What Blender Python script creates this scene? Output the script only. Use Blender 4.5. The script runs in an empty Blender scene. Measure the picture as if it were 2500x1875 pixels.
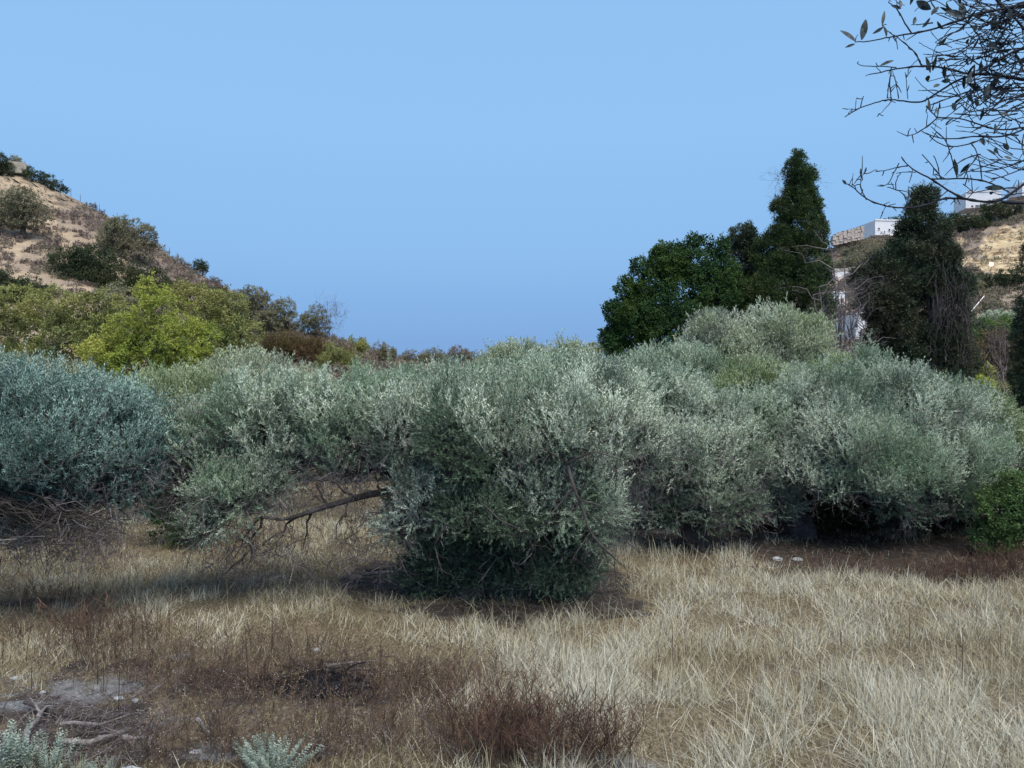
import bpy, math
import numpy as np
from mathutils import Vector

# ------------------------------------------------------------------ camera, sky, sun, exposure
scene = bpy.context.scene
COL = scene.collection
F, HZ, CH = 1925.0, 937.0, 3.2          # focal length in photo pixels, horizon row, eye height
cam_d = bpy.data.cameras.new('camera'); cam = bpy.data.objects.new('camera', cam_d); COL.objects.link(cam)
cam.location = (0, 0, CH); cam.rotation_euler = (math.radians(90), 0, 0)
cam_d.sensor_width = 36; cam_d.lens = 36 * F / 2500; cam_d.clip_start = 0.05; cam_d.clip_end = 4000
scene.camera = cam
SUN_EL, SUN_AZ = math.radians(60), math.radians(150)    # azimuth from +Y clockwise: behind the camera, to the right
sun_dir = Vector((math.sin(SUN_AZ) * math.cos(SUN_EL), math.cos(SUN_AZ) * math.cos(SUN_EL), math.sin(SUN_EL)))
sd = bpy.data.lights.new('sun', 'SUN'); sd.energy = 5.0; sd.angle = math.radians(50); sd.color = (1.0, 0.94, 0.84)
so = bpy.data.objects.new('sun', sd); COL.objects.link(so)
so.rotation_euler = sun_dir.to_track_quat('Z', 'Y').to_euler(); so.location = (0, 0, 60)
w = bpy.data.worlds.new('World'); scene.world = w; w.use_nodes = True
nt = w.node_tree; nt.nodes.clear()
def N(t, kind, **kw):
    n = t.nodes.new(kind)
    for k, v in kw.items(): setattr(n, k, v)
    return n
sky = N(nt, 'ShaderNodeTexSky', sky_type='NISHITA', sun_disc=False, sun_elevation=SUN_EL, sun_rotation=SUN_AZ)
sk_s = N(nt, 'ShaderNodeVectorMath', operation='SCALE'); nt.links.new(sky.outputs[0], sk_s.inputs[0]); sk_s.inputs['Scale'].default_value = 0.1
tc = N(nt, 'ShaderNodeTexCoord'); sep = N(nt, 'ShaderNodeSeparateXYZ'); nt.links.new(tc.outputs['Generated'], sep.inputs[0])
ramp = N(nt, 'ShaderNodeValToRGB'); nt.links.new(sep.outputs['Z'], ramp.inputs[0])
cr = ramp.color_ramp; cr.elements[0].position = 0.0; cr.elements[0].color = (0.170, 0.335, 0.69, 1)
cr.elements[1].position = 1.0; cr.elements[1].color = (0.085, 0.18, 0.36, 1)
for p, c in ((0.06, (0.205, 0.405, 0.765)), (0.16, (0.272, 0.520, 0.88)), (0.30, (0.300, 0.570, 0.94)), (0.46, (0.290, 0.560, 0.93)), (0.62, (0.17, 0.34, 0.60))):
    e = cr.elements.new(p); e.color = (*c, 1)
mx = N(nt, 'ShaderNodeMix', data_type='RGBA'); mx.inputs[0].default_value = 0.93
nt.links.new(sk_s.outputs[0], mx.inputs[6]); nt.links.new(ramp.outputs[0], mx.inputs[7])
bg = N(nt, 'ShaderNodeBackground'); wo = N(nt, 'ShaderNodeOutputWorld')
nt.links.new(mx.outputs[2], bg.inputs[0]); nt.links.new(bg.outputs[0], wo.inputs[0])
scene.view_settings.view_transform = 'Standard'; scene.view_settings.look = 'None'
scene.view_settings.exposure = 0.0; scene.view_settings.gamma = 1
scene.cycles.max_bounces = 6; scene.cycles.diffuse_bounces = 3; scene.cycles.transmission_bounces = 3

R = np.random.default_rng(11)

# ------------------------------------------------------------------ helpers
def px(x, y, Y):                       # photo pixel at depth Y -> world point
    return np.array([(x - 1250) / F * Y, Y, CH - (y - HZ) / F * Y])
def hash3(i, seed):
    i = i.astype(np.int64)
    h = (i[..., 0] * 374761393 + i[..., 1] * 668265263 + i[..., 2] * 2147483647 + seed * 974711) & 0xFFFFFFFF
    h = ((h ^ (h >> 13)) * 1274126177) & 0xFFFFFFFF
    h = h ^ (h >> 16)
    return (h & 0xFFFFFF) / float(0xFFFFFF)
def noise(p, seed=0):
    p = np.asarray(p, float)
    if p.shape[-1] == 2: p = np.concatenate([p, np.zeros(p.shape[:-1] + (1,))], -1)
    i = np.floor(p); f = p - i; f = f * f * (3 - 2 * f); o = 0
    for dx in (0, 1):
        for dy in (0, 1):
            for dz in (0, 1):
                wgt = (f[..., 0] if dx else 1 - f[..., 0]) * (f[..., 1] if dy else 1 - f[..., 1]) * (f[..., 2] if dz else 1 - f[..., 2])
                o = o + wgt * hash3(i + np.array([dx, dy, dz]), seed)
    return o
def fbm(p, seed=0, oct=4):
    o, a, t = 0, 1.0, 0
    p = np.asarray(p, float)
    for k in range(oct):
        o = o + a * noise(p * 2 ** k, seed + k); t += a; a *= 0.5
    return o / t
def unit(v): return v / np.maximum(np.linalg.norm(v, axis=-1, keepdims=True), 1e-9)

def np_mesh(name, V, Q, mats, mi=None, tint=None, smooth=False):
    me = bpy.data.meshes.new(name); V = np.asarray(V, np.float32); Q = np.asarray(Q, np.int32); k = Q.shape[1]; n = len(Q)
    me.vertices.add(len(V)); me.vertices.foreach_set('co', V.ravel())
    me.loops.add(n * k); me.loops.foreach_set('vertex_index', Q.ravel())
    me.polygons.add(n); me.polygons.foreach_set('loop_start', np.arange(0, n * k, k, dtype=np.int32))
    if not isinstance(mats, (list, tuple)): mats = [mats]
    for m in mats: me.materials.append(m)
    if mi is not None: me.polygons.foreach_set('material_index', np.asarray(mi, np.int32))
    me.polygons.foreach_set('use_smooth', np.full(n, smooth, bool))
    if tint is not None:
        a = me.attributes.new('tint', 'FLOAT', 'FACE'); a.data.foreach_set('value', np.asarray(tint, np.float32))
    me.update(calc_edges=True)
    return me
def link(name, me, parent=None):
    o = bpy.data.objects.new(name, me); COL.objects.link(o)
    if parent is not None: o.parent = parent
    return o
def tag(o, label=None, cat=None, group=None, kind=None):
    if label: o['label'] = label
    if cat: o['category'] = cat
    if group: o['group'] = group
    if kind: o['kind'] = kind
    return o
def thing(name, label, cat, loc=(0, 0, 0), group=None):
    o = bpy.data.objects.new(name, None); COL.objects.link(o); o.location = tuple(float(c) for c in loc)
    o.empty_display_size = 0.2
    return tag(o, label, cat, group)
def child(name, me, root):
    """mesh given in world coordinates, parented to the empty at root"""
    v = np.empty(len(me.vertices) * 3, np.float32); me.vertices.foreach_get('co', v)
    v = v.reshape(-1, 3) - np.array(root.location, np.float32); me.vertices.foreach_set('co', v.ravel()); me.update()
    return link(name, me, root)

class Tubes:
    def __init__(s): s.V, s.Q, s.T, s.n = [], [], [], 0
    def add(s, pts, rad, sides=5, tint=0.5):
        pts = np.asarray(pts, float); n = len(pts); rad = np.broadcast_to(rad, n)
        d = np.gradient(pts, axis=0); d = unit(d)
        ref = np.array([0.31, 0.22, 0.92]); 
        a = np.cross(d, ref); bad = np.linalg.norm(a, axis=1) < 0.15
        a[bad] = np.cross(d[bad], [1, 0, 0]); a = unit(a); b = np.cross(d, a)
        th = np.arange(sides) / sides * 2 * np.pi
        V = pts[:, None] + rad[:, None, None] * (np.cos(th)[None, :, None] * a[:, None] + np.sin(th)[None, :, None] * b[:, None])
        idx = np.arange(n * sides).reshape(n, sides) + s.n
        Q = np.stack([idx[:-1], np.roll(idx, -1, 1)[:-1], np.roll(idx, -1, 1)[1:], idx[1:]], -1).reshape(-1, 4)
        s.V.append(V.reshape(-1, 3)); s.Q.append(Q); s.T.append(np.full(len(Q), tint)); s.n += n * sides
    def mesh(s, name, mat): return np_mesh(name, np.concatenate(s.V), np.concatenate(s.Q), mat, tint=np.concatenate(s.T), smooth=True)

def curve(a, b, n=6, sag=0.0, wob=0.0, rng=R):
    a, b = np.asarray(a, float), np.asarray(b, float); t = np.linspace(0, 1, n)[:, None]; L = np.linalg.norm(b - a)
    p = a + (b - a) * t; p[:, 2] += (sag * L * 4 * t * (1 - t))[:, 0]
    if wob: p += rng.normal(0, wob * L, p.shape) * (np.sin(np.pi * t))
    return p

# ------------------------------------------------------------------ materials
def mat(name): 
    m = bpy.data.materials.new(name); m.use_nodes = True; t = m.node_tree; t.nodes.clear()
    o = N(t, 'ShaderNodeOutputMaterial'); return m, t, o
def ramp_node(t, fac, cols):
    r = N(t, 'ShaderNodeValToRGB'); e = r.color_ramp.elements
    e[0].position, e[0].color = cols[0][0], (*cols[0][1], 1); e[1].position, e[1].color = cols[-1][0], (*cols[-1][1], 1)
    for p, c in cols[1:-1]: q = e.new(p); q.color = (*c, 1)
    t.links.new(fac, r.inputs[0]); return r.outputs[0]
def mixc(t, fac, a, b, mode='MIX'):
    m = N(t, 'ShaderNodeMix', data_type='RGBA', blend_type=mode)
    for s_, v in ((0, fac), (6, a), (7, b)):
        if isinstance(v, (int, float)): m.inputs[s_].default_value = v
        elif isinstance(v, tuple): m.inputs[s_].default_value = (*v, 1)
        else: t.links.new(v, m.inputs[s_])
    return m.outputs[2]
def tex_noise(t, scale, detail=4, rough=0.6, coord='Object', dist=0.0, stretch=None):
    c = N(t, 'ShaderNodeTexCoord').outputs[coord]
    if stretch:
        mp = N(t, 'ShaderNodeMapping'); mp.inputs['Scale'].default_value = stretch; t.links.new(c, mp.inputs[0]); c = mp.outputs[0]
    n = N(t, 'ShaderNodeTexNoise'); t.links.new(c, n.inputs['Vector'])
    n.inputs['Scale'].default_value = scale; n.inputs['Detail'].default_value = detail; n.inputs['Roughness'].default_value = rough; n.inputs['Distortion'].default_value = dist
    return n.outputs[0]
def maprange(t, v, a, b, c=0.0, d=1.0):
    m = N(t, 'ShaderNodeMapRange'); t.links.new(v, m.inputs[0])
    for i, x in enumerate((a, b, c, d)): m.inputs[i + 1].default_value = x
    return m.outputs[0]
def leaf_mat(name, front, back, var, trans=0.25, rough=0.5, patch=1.2, alt=None):
    """front / back leaf colours; var = darker or browner extreme; tint gives each leaf its own shade"""
    m, t, o = mat(name)
    at = N(t, 'ShaderNodeAttribute', attribute_name='tint').outputs['Fac']
    geo = N(t, 'ShaderNodeNewGeometry')
    base = mixc(t, geo.outputs['Backfacing'], front, back)
    base = mixc(t, maprange(t, at, 0.05, .8, 0.85, 0.0), base, var)
    if alt:
        pn = tex_noise(t, patch, 2)
        base = mixc(t, maprange(t, pn, 0.42, 0.68), base, alt)
    p = N(t, 'ShaderNodeBsdfPrincipled'); t.links.new(base, p.inputs['Base Color']); p.inputs['Roughness'].default_value = rough; p.inputs['Specular IOR Level'].default_value = .22
    tr = N(t, 'ShaderNodeBsdfTranslucent'); t.links.new(mixc(t, 1.0, base, (1.0, 1.1, 0.6), 'MULTIPLY'), tr.inputs[0])
    ms = N(t, 'ShaderNodeMixShader'); ms.inputs[0].default_value = trans
    t.links.new(p.outputs[0], ms.inputs[1]); t.links.new(tr.outputs[0], ms.inputs[2]); t.links.new(ms.outputs[0], o.inputs[0])
    return m
def rough_mat(name, cols, scale=3.0, bump=0.3, rough=0.9, stretch=None, coord='Object', detail=6):
    m, t, o = mat(name); n = tex_noise(t, scale, detail, 0.65, coord, stretch=stretch)
    c = ramp_node(t, n, cols); p = N(t, 'ShaderNodeBsdfPrincipled'); t.links.new(c, p.inputs['Base Color']); p.inputs['Roughness'].default_value = rough
    p.inputs['Specular IOR Level'].default_value = 0.2
    if bump:
        b = N(t, 'ShaderNodeBump'); b.inputs['Strength'].default_value = bump; b.inputs['Distance'].default_value = 0.05
        t.links.new(tex_noise(t, scale * 5, 5, 0.7, coord, stretch=stretch), b.inputs['Height']); t.links.new(b.outputs[0], p.inputs['Normal'])
    t.links.new(p.outputs[0], o.inputs[0]); return m
def tint_mat(name, cols, rough=0.8, trans=0.0):
    m, t, o = mat(name); at = N(t, 'ShaderNodeAttribute', attribute_name='tint').outputs['Fac']
    c = ramp_node(t, at, cols); p = N(t, 'ShaderNodeBsdfPrincipled'); t.links.new(c, p.inputs['Base Color']); p.inputs['Roughness'].default_value = rough
    p.inputs['Specular IOR Level'].default_value = 0.25
    if trans:
        tr = N(t, 'ShaderNodeBsdfTranslucent'); t.links.new(c, tr.inputs[0]); ms = N(t, 'ShaderNodeMixShader'); ms.inputs[0].default_value = trans
        t.links.new(p.outputs[0], ms.inputs[1]); t.links.new(tr.outputs[0], ms.inputs[2]); t.links.new(ms.outputs[0], o.inputs[0])
    else: t.links.new(p.outputs[0], o.inputs[0])
    return m

M = {}
M['olive'] = leaf_mat('olive leaf', (0.50, 0.59, 0.45), (0.74, 0.81, 0.69), (0.045, 0.10, 0.065), 0.08, 0.45, 0.5, (0.24, 0.35, 0.22))
M['shadowed'] = leaf_mat('olive sucker leaf', (0.085, 0.145, 0.085), (0.19, 0.27, 0.18), (0.03, 0.06, 0.035), 0.1, 0.5, 0.5)  # dark copy of the olive leaf, crown shade put into its colour
M['olive_teal'] = leaf_mat('olive leaf bluish', (0.17, 0.28, 0.245), (0.38, 0.53, 0.48), (0.03, 0.08, 0.075), 0.10, 0.5, 0.5, (0.10, 0.17, 0.15))
M['olive_green'] = leaf_mat('olive leaf green', (0.32, 0.39, 0.23), (0.52, 0.60, 0.40), (0.08, 0.13, 0.06), 0.15, 0.5, 0.5, (0.30, 0.38, 0.19))
M['olive_pale'] = leaf_mat('olive leaf pale', (0.47, 0.52, 0.42), (0.72, 0.77, 0.65), (0.10, 0.13, 0.10), 0.12, 0.45, 0.5, (0.38, 0.45, 0.27))
M['cypress'] = leaf_mat('cypress scale leaf', (0.055, 0.095, 0.035), (0.07, 0.115, 0.045), (0.014, 0.03, 0.013), 0.1, 0.6, 0.5, (0.08, 0.105, 0.035))
M['cypress_dark'] = leaf_mat('old cypress scale leaf', (0.05, 0.08, 0.05), (0.065, 0.10, 0.06), (0.014, 0.026, 0.016), 0.1, 0.6, 0.5, (0.08, 0.085, 0.05))
M['broad'] = leaf_mat('broad leaf', (0.04, 0.095, 0.03), (0.06, 0.13, 0.045), (0.012, 0.035, 0.012), 0.2, 0.65, 0.4, (0.06, 0.105, 0.02))
M['lime'] = leaf_mat('lime leaf', (0.34, 0.41, 0.085), (0.46, 0.50, 0.14), (0.12, 0.17, 0.04), 0.35, 0.6, 0.3, (0.44, 0.43, 0.11))
M['khaki'] = leaf_mat('khaki leaf', (0.27, 0.30, 0.11), (0.36, 0.38, 0.16), (0.11, 0.135, 0.055), 0.25, 0.6, 0.25, (0.34, 0.31, 0.11))
M['hilltree'] = leaf_mat('hill tree leaf', (0.23, 0.23, 0.145), (0.32, 0.31, 0.21), (0.11, 0.10, 0.075), 0.2, 0.7, 0.15, (0.23, 0.205, 0.14))
M['darkbush'] = leaf_mat('dark maquis leaf', (0.055, 0.08, 0.038), (0.08, 0.105, 0.055), (0.022, 0.034, 0.018), 0.15, 0.7, 0.2, (0.05, 0.06, 0.025))
M['scrub'] = leaf_mat('dry scrub', (0.24, 0.19, 0.17), (0.30, 0.245, 0.21), (0.09, 0.07, 0.07), 0.1, 0.8, 0.1, (0.22, 0.21, 0.14))
M['rust'] = leaf_mat('rusty scrub', (0.13, 0.11, 0.04), (0.17, 0.14, 0.06), (0.07, 0.05, 0.03), 0.2, 0.7, 0.3, (0.16, 0.10, 0.05))
M['silver'] = leaf_mat('silver herb', (0.40, 0.46, 0.40), (0.52, 0.57, 0.50), (0.22, 0.30, 0.26), 0.15, 0.7, 3)
M['bramble'] = leaf_mat('bramble leaf', (0.08, 0.15, 0.05), (0.12, 0.20, 0.09), (0.02, 0.05, 0.025), 0.2, 0.6, .35, (0.15, 0.21, 0.06))
M['bark'] = rough_mat('olive bark', [(0.3, (0.035, 0.032, 0.032)), (0.6, (0.10, 0.09, 0.088)), (0.8, (0.16, 0.145, 0.14))], 6, 0.6)
M['bark_dark'] = rough_mat('dark bark', [(.3, (.03, .026, .025)), (.7, (.09, .078, .07))], 6, 0.5)
M['bark_grey'] = rough_mat('grey dead wood', [(0.3, (0.10, 0.085, 0.085)), (0.7, (0.27, 0.235, 0.23))], 6, 0.4)
M['twig'] = tint_mat('bare twig', [(0.0, (0.045, 0.038, 0.045)), (0.6, (0.13, 0.11, 0.12)), (1.0, (0.24, 0.21, 0.215))])
M['twig_black'] = tint_mat('shaded twig', [(0.0, (0.012, 0.014, 0.02)), (1.0, (0.035, 0.04, 0.055))])  # silhouette darkness of the close twigs put into their colour

# ------------------------------------------------------------------ foliage templates: +Z is the shoot axis
def leafq(base, d, side, L, W, up=0.12):
    nrm = np.cross(d, side)
    return [base, base + d * L * 0.45 + side * W * 0.5 + nrm * up * W, base + d * L, base + d * L * 0.5 - side * W * 0.5 + nrm * up * W]
def tmpl(kind, rng):
    V, Q, mi = [], [], []
    def addq(vs, m): 
        n = len(V); V.extend(vs); Q.append([n, n + 1, n + 2, n + 3]); mi.append(m)
    z = np.array([0, 0, 1.0])
    if kind == 'olive' or kind == 'olive_far':
        n, L, W, S = (13, 0.052, 0.0125, 0.26) if kind == 'olive' else (8, 0.075, 0.019, 0.27)
        bend = rng.normal(0, 0.25, 2)
        def pos(s): return np.array([bend[0] * s * s * S, bend[1] * s * s * S, s * S])
        for a, b in ((0, 0.5), (0.5, 1.0)):
            for q in range(2):
                sd_ = np.array([1, 0, 0]) if q == 0 else np.array([0, 1, 0]); ww = 0.0022 * (1.4 - b)
                addq([pos(a) - sd_ * ww, pos(a) + sd_ * ww, pos(b) + sd_ * ww * 0.6, pos(b) - sd_ * ww * 0.6], 1)
        ph = rng.uniform(0, 3.1)
        for k in range(n):
            s = 0.12 + 0.88 * k / n; az = ph + k * 1.57 + rng.normal(0, 0.3)
            for h in (0, np.pi):
                if rng.random() < 0.1: continue
                el = rng.normal(0.36, 0.17) * (1.15 - 0.55 * s)
                r = np.array([math.cos(az + h), math.sin(az + h), 0]); d = unit(r * math.sin(el + .25) + z * math.cos(el + .25) + rng.normal(0, 0.1, 3))
                side = unit(np.cross(d, r + rng.normal(0, .5, 3))); l = L * rng.uniform(0.7, 1.15) * (0.65 if s > .9 else 1)
                addq(leafq(pos(s), d, side, l, W * rng.uniform(.8, 1.15)), 0)
    elif kind == 'broad':
        for k in range(14):
            d = unit(rng.normal(0, 1, 3) + z * 0.6); b = rng.normal(0, 0.06, 3) + z * 0.06
            side = unit(np.cross(d, z * 1.3 + rng.normal(0, .6, 3))); addq(leafq(b, d, side, rng.uniform(.09, .14), rng.uniform(.05, .075), .2), 0)
    elif kind == 'cypress':
        for k in range(16):
            b = np.array([*rng.normal(0, 0.035, 2), rng.uniform(0, 0.16)]); d = unit(np.array([b[0] * 12, b[1] * 12, 0.9]) + rng.normal(0, .35, 3))
            side = unit(np.cross(d, rng.normal(0, 1, 3))); addq(leafq(b, d, side, rng.uniform(.07, .13), rng.uniform(.022, .036), 0), 0)
    elif kind == 'herb':
        for k in range(26):
            s = k / 26; az = k * 2.4; r = np.array([math.cos(az), math.sin(az), 0]); d = unit(r + z * rng.uniform(.0, .9))
            addq(leafq(z * s * 0.3 + r * .003, d, unit(np.cross(d, z)), rng.uniform(.035, .06) * (1.15 - .5 * s), .028), 0)
        addq([np.array([-.002, 0, 0]), np.array([.002, 0, 0]), np.array([.001, 0, .3]), np.array([-.001, 0, .3])], 0)
    elif kind == 'weed':
        bend = rng.normal(0, .05, 2); pos = lambda q: np.array([bend[0] * q * q, bend[1] * q * q, .34 * q])
        for a in range(4):
            sd_ = unit(np.array([rng.normal(), rng.normal(), 0])); ww = .0021 * (1.2 - a * .2); A_, B_ = pos(a / 4), pos((a + 1) / 4); addq([A_ - sd_ * ww, A_ + sd_ * ww, B_ + sd_ * ww * .8, B_ - sd_ * ww * .8], 1)
        for k in range(13):
            A_ = pos(rng.uniform(.35, 1)); az = rng.uniform(0, 6.28); d = unit(np.array([math.cos(az) * .7, math.sin(az) * .7, rng.uniform(.4, 1.1)])); B_ = A_ + d * rng.uniform(.03, .10); sd_ = unit(np.cross(d, rng.normal(0, 1, 3))) * .0013
            addq([A_ - sd_, A_ + sd_, B_ + sd_, B_ - sd_], 1)
    elif kind == 'bare':
        def br(p, d, l, w_, depth):
            e = p
            for s in range(2):
                d = unit(d + rng.normal(0, .22, 3)); e2 = e + d * l / 2
                sd_ = unit(np.cross(d, rng.normal(0, 1, 3))); addq([e - sd_ * w_, e + sd_ * w_, e2 + sd_ * w_ * .75, e2 - sd_ * w_ * .75], 1)
                e = e2
                if depth: br(e, unit(d + rng.normal(0, .75, 3)), l * .62, w_ * .65, depth - 1)
        br(np.zeros(3), z, 0.26, 0.0032, 3)
    return np.array(V), np.array(Q), np.array(mi)
TR = np.random.default_rng(5)
TM = {k: [tmpl(k, TR) for _ in range(7)] for k in ('olive', 'olive_far', 'broad', 'cypress', 'herb', 'bare', 'weed')}
def leaf_area(kind):
    V, Q, mi = TM[kind][0]; a = 0
    for q, m in zip(Q, mi):
        p = V[q]; a += 0.5 * np.linalg.norm(np.cross(p[2] - p[0], p[3] - p[1]))
    return a
LA = {k: leaf_area(k) for k in TM}

class Fol:
    def __init__(s): s.V, s.Q, s.M, s.T, s.n = [], [], [], [], 0
    def inst(s, kind, pos, dirs, scale, rng, tint0=None):
        ts = TM[kind]; n = len(pos); 
        if n == 0: return
        which = rng.integers(0, len(ts), n); scale = np.broadcast_to(scale, n)
        if tint0 is None: tint0 = rng.uniform(.25, .75, n)
        d = unit(dirs); a = unit(np.cross(d, rng.normal(0, 1, (n, 3)))); b = np.cross(d, a)
        for k, (V, Q, mi) in enumerate(ts):
            ix = np.nonzero(which == k)[0]
            if len(ix) == 0: continue
            W_ = pos[ix, None] + scale[ix, None, None] * (V[None, :, 0, None] * a[ix, None] + V[None, :, 1, None] * b[ix, None] + V[None, :, 2, None] * d[ix, None])
            nv = len(V)
            s.V.append(W_.reshape(-1, 3).astype(np.float32)); s.Q.append((Q[None] + (np.arange(len(ix)) * nv)[:, None, None] + s.n).reshape(-1, 4)); s.n += nv * len(ix)
            s.M.append(np.tile(mi, len(ix)))
            s.T.append(np.clip(np.repeat(tint0[ix], len(Q)) + rng.normal(0, .13, len(ix) * len(Q)), 0, 1).astype(np.float32))
    def mesh(s, name, mats): return np_mesh(name, np.concatenate(s.V), np.concatenate(s.Q), mats, np.concatenate(s.M), np.concatenate(s.T))

def sphere_dirs(n, rng): return unit(rng.normal(0, 1, (n, 3)))

def grow(F_, lobes, kind, rng, lai=2.4, scale=1.0, up=0.6, sub=0.42, rnd=0.4, droop=True, shell=0.72, gap=0.0, ground=None, tstem=None, cull=True, sub_r=None, vscale=None):
    """lobes: list of (centre, radii). Each lobe carries sub clumps on its shell, each clump carries shoots. returns clump centres"""
    outs = []; zlow = np.percentile([l[0][2] - l[1][2] for l in lobes], 35) if droop else -99
    for c, r in lobes:
        c, r = np.asarray(c, float), np.asarray(r, float); rm = float(np.mean(r))
        sr = (sub_r if sub_r else sub * rm)
        area = 4 * np.pi * ((((r[0] * r[1]) ** 1.6 + (r[0] * r[2]) ** 1.6 + (r[1] * r[2]) ** 1.6) / 3) ** (1 / 1.6))
        m = max(5, int(area / (sr * sr * 1.7)))
        dd = sphere_dirs(m, rng); 
        if cull:
            keep = (dd[:, 1] < 0.35) | (rng.random(m) < 0.35); dd = dd[keep]; m = len(dd)
        cc = c + dd * r * rng.uniform(shell - .1, shell + .12, (m, 1)); rr = sr * rng.uniform(.65, 1.25, m)
        outs.append((c, cc, rr))
        nper = (lai * area / (LA[kind] * scale ** 2) / max(1, m) * (0.62 if cull else 1.0) * rr ** 2 / (sr * sr)).astype(int) + 1
        ci = np.repeat(np.arange(m), nper); n = len(ci)
        sdv = sphere_dirs(n, rng); nr = unit((sdv + 0.35 * dd[ci]))
        el = np.array([1.0, 1.0, 0.9])
        p = cc[ci] + nr * el * (rr[ci] * rng.uniform(.45, 1.08, n) ** 0.7)[:, None]
        q = (p - c) / r; inside = np.linalg.norm(q, axis=1)
        g = .6 * noise(p * [1, 1, .55] / max(.22, rm * .25), 3) + .4 * noise(p * [1, 1, .6] / max(.5, rm * .7), 13)
        keep = (inside > .42) & (g > gap) & ((nr[:, 1] < .45) | (rng.random(n) < .4))
        if ground is not None: keep &= p[:, 2] > ground
        p, nr, cidx = p[keep], nr[keep], ci[keep]; n = len(p)
        if n == 0: continue
        d = nr * (0.5 if kind.startswith('olive') else .75) + dd[cidx] * 0.3 + rng.normal(0, rnd, (n, 3))
        upw = np.full(n, up)
        if droop: upw = np.where((p[:, 2] - zlow) < 0, up * 0.35, up)
        d[:, 2] += upw
        sp = (rng.random(n) < .035) & (nr[:, 2] > .2) & (inside[keep] > .8); p[sp] += np.array([0, 0, 1]) * rng.uniform(.05, .28, (int(sp.sum()), 1)) * scale; d[sp] = d[sp] * .25 + np.array([0, 0, 1.2])
        tt = np.clip(0.5 + (noise(p / (0.45 * max(1, scale)), 9) - .5) * 1.5 + rng.normal(0, .08, n), 0, 1) if tstem is None else tstem(p)
        F_.inst(kind, p, d, scale * rng.uniform(.75, 1.2, n), rng, tt)
        if kind.startswith('olive'):                       # denser leafage and twigs inside the crown
            ni = int(1.5 * area * .5 / (LA[kind] * (1.15 * scale) ** 2)); q = sphere_dirs(ni, rng) * rng.uniform(.15, .62, (ni, 1)) ** .6 * r
            F_.inst(kind, c + q, rng.normal(0, 1, (ni, 3)) + [0, 0, .9], 1.15 * scale, rng)
    return outs

def limbs(T, fork, outs, r0, rng, sag=0.05, thin=0.012, mains=True):
    """main limbs fork from one another like a real crown: each lobe is reached from its nearest already reached neighbour"""
    nodes = [(np.asarray(fork, float), r0)]
    for c, cc, rr in sorted(outs, key=lambda o: np.linalg.norm(o[0] - fork)):
        mid = c - np.array([0, 0, 0.15]); dist = [np.linalg.norm(mid - p) + .35 * np.linalg.norm(p - fork) for p, _ in nodes]; k0 = int(np.argmin(dist)); st, rs = nodes[k0]
        r1 = max(thin, rs * .62); path = curve(st, mid, 8, .08 if c[2] > fork[2] else .02, .06, rng)
        T.add(path, np.linspace(rs * .8, r1, 8), 6, .5); nodes.append((path[-1], r1))
        for k in range(len(cc)):
            s = path[rng.integers(4, 8)]; q = curve(s, cc[k], 5, -.04 if cc[k][2] < c[2] else .05, .07, rng)
            T.add(q, np.linspace(min(r1 * .6, thin * 1.3), thin * .4, 5), 4, .6)
def px_lobes(Y, L, dep=0.85):
    o = []
    for l in L:
        x, y, rx, ry = l[:4]; dY = l[4] if len(l) > 4 else 0; rd = l[5] if len(l) > 5 else None
        c = px(x, y, Y + dY); a, b = rx / F * (Y + dY), ry / F * (Y + dY)
        o.append((c, (a, rd if rd else min(a, 1.6 * b) * dep, b)))
    return o
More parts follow.
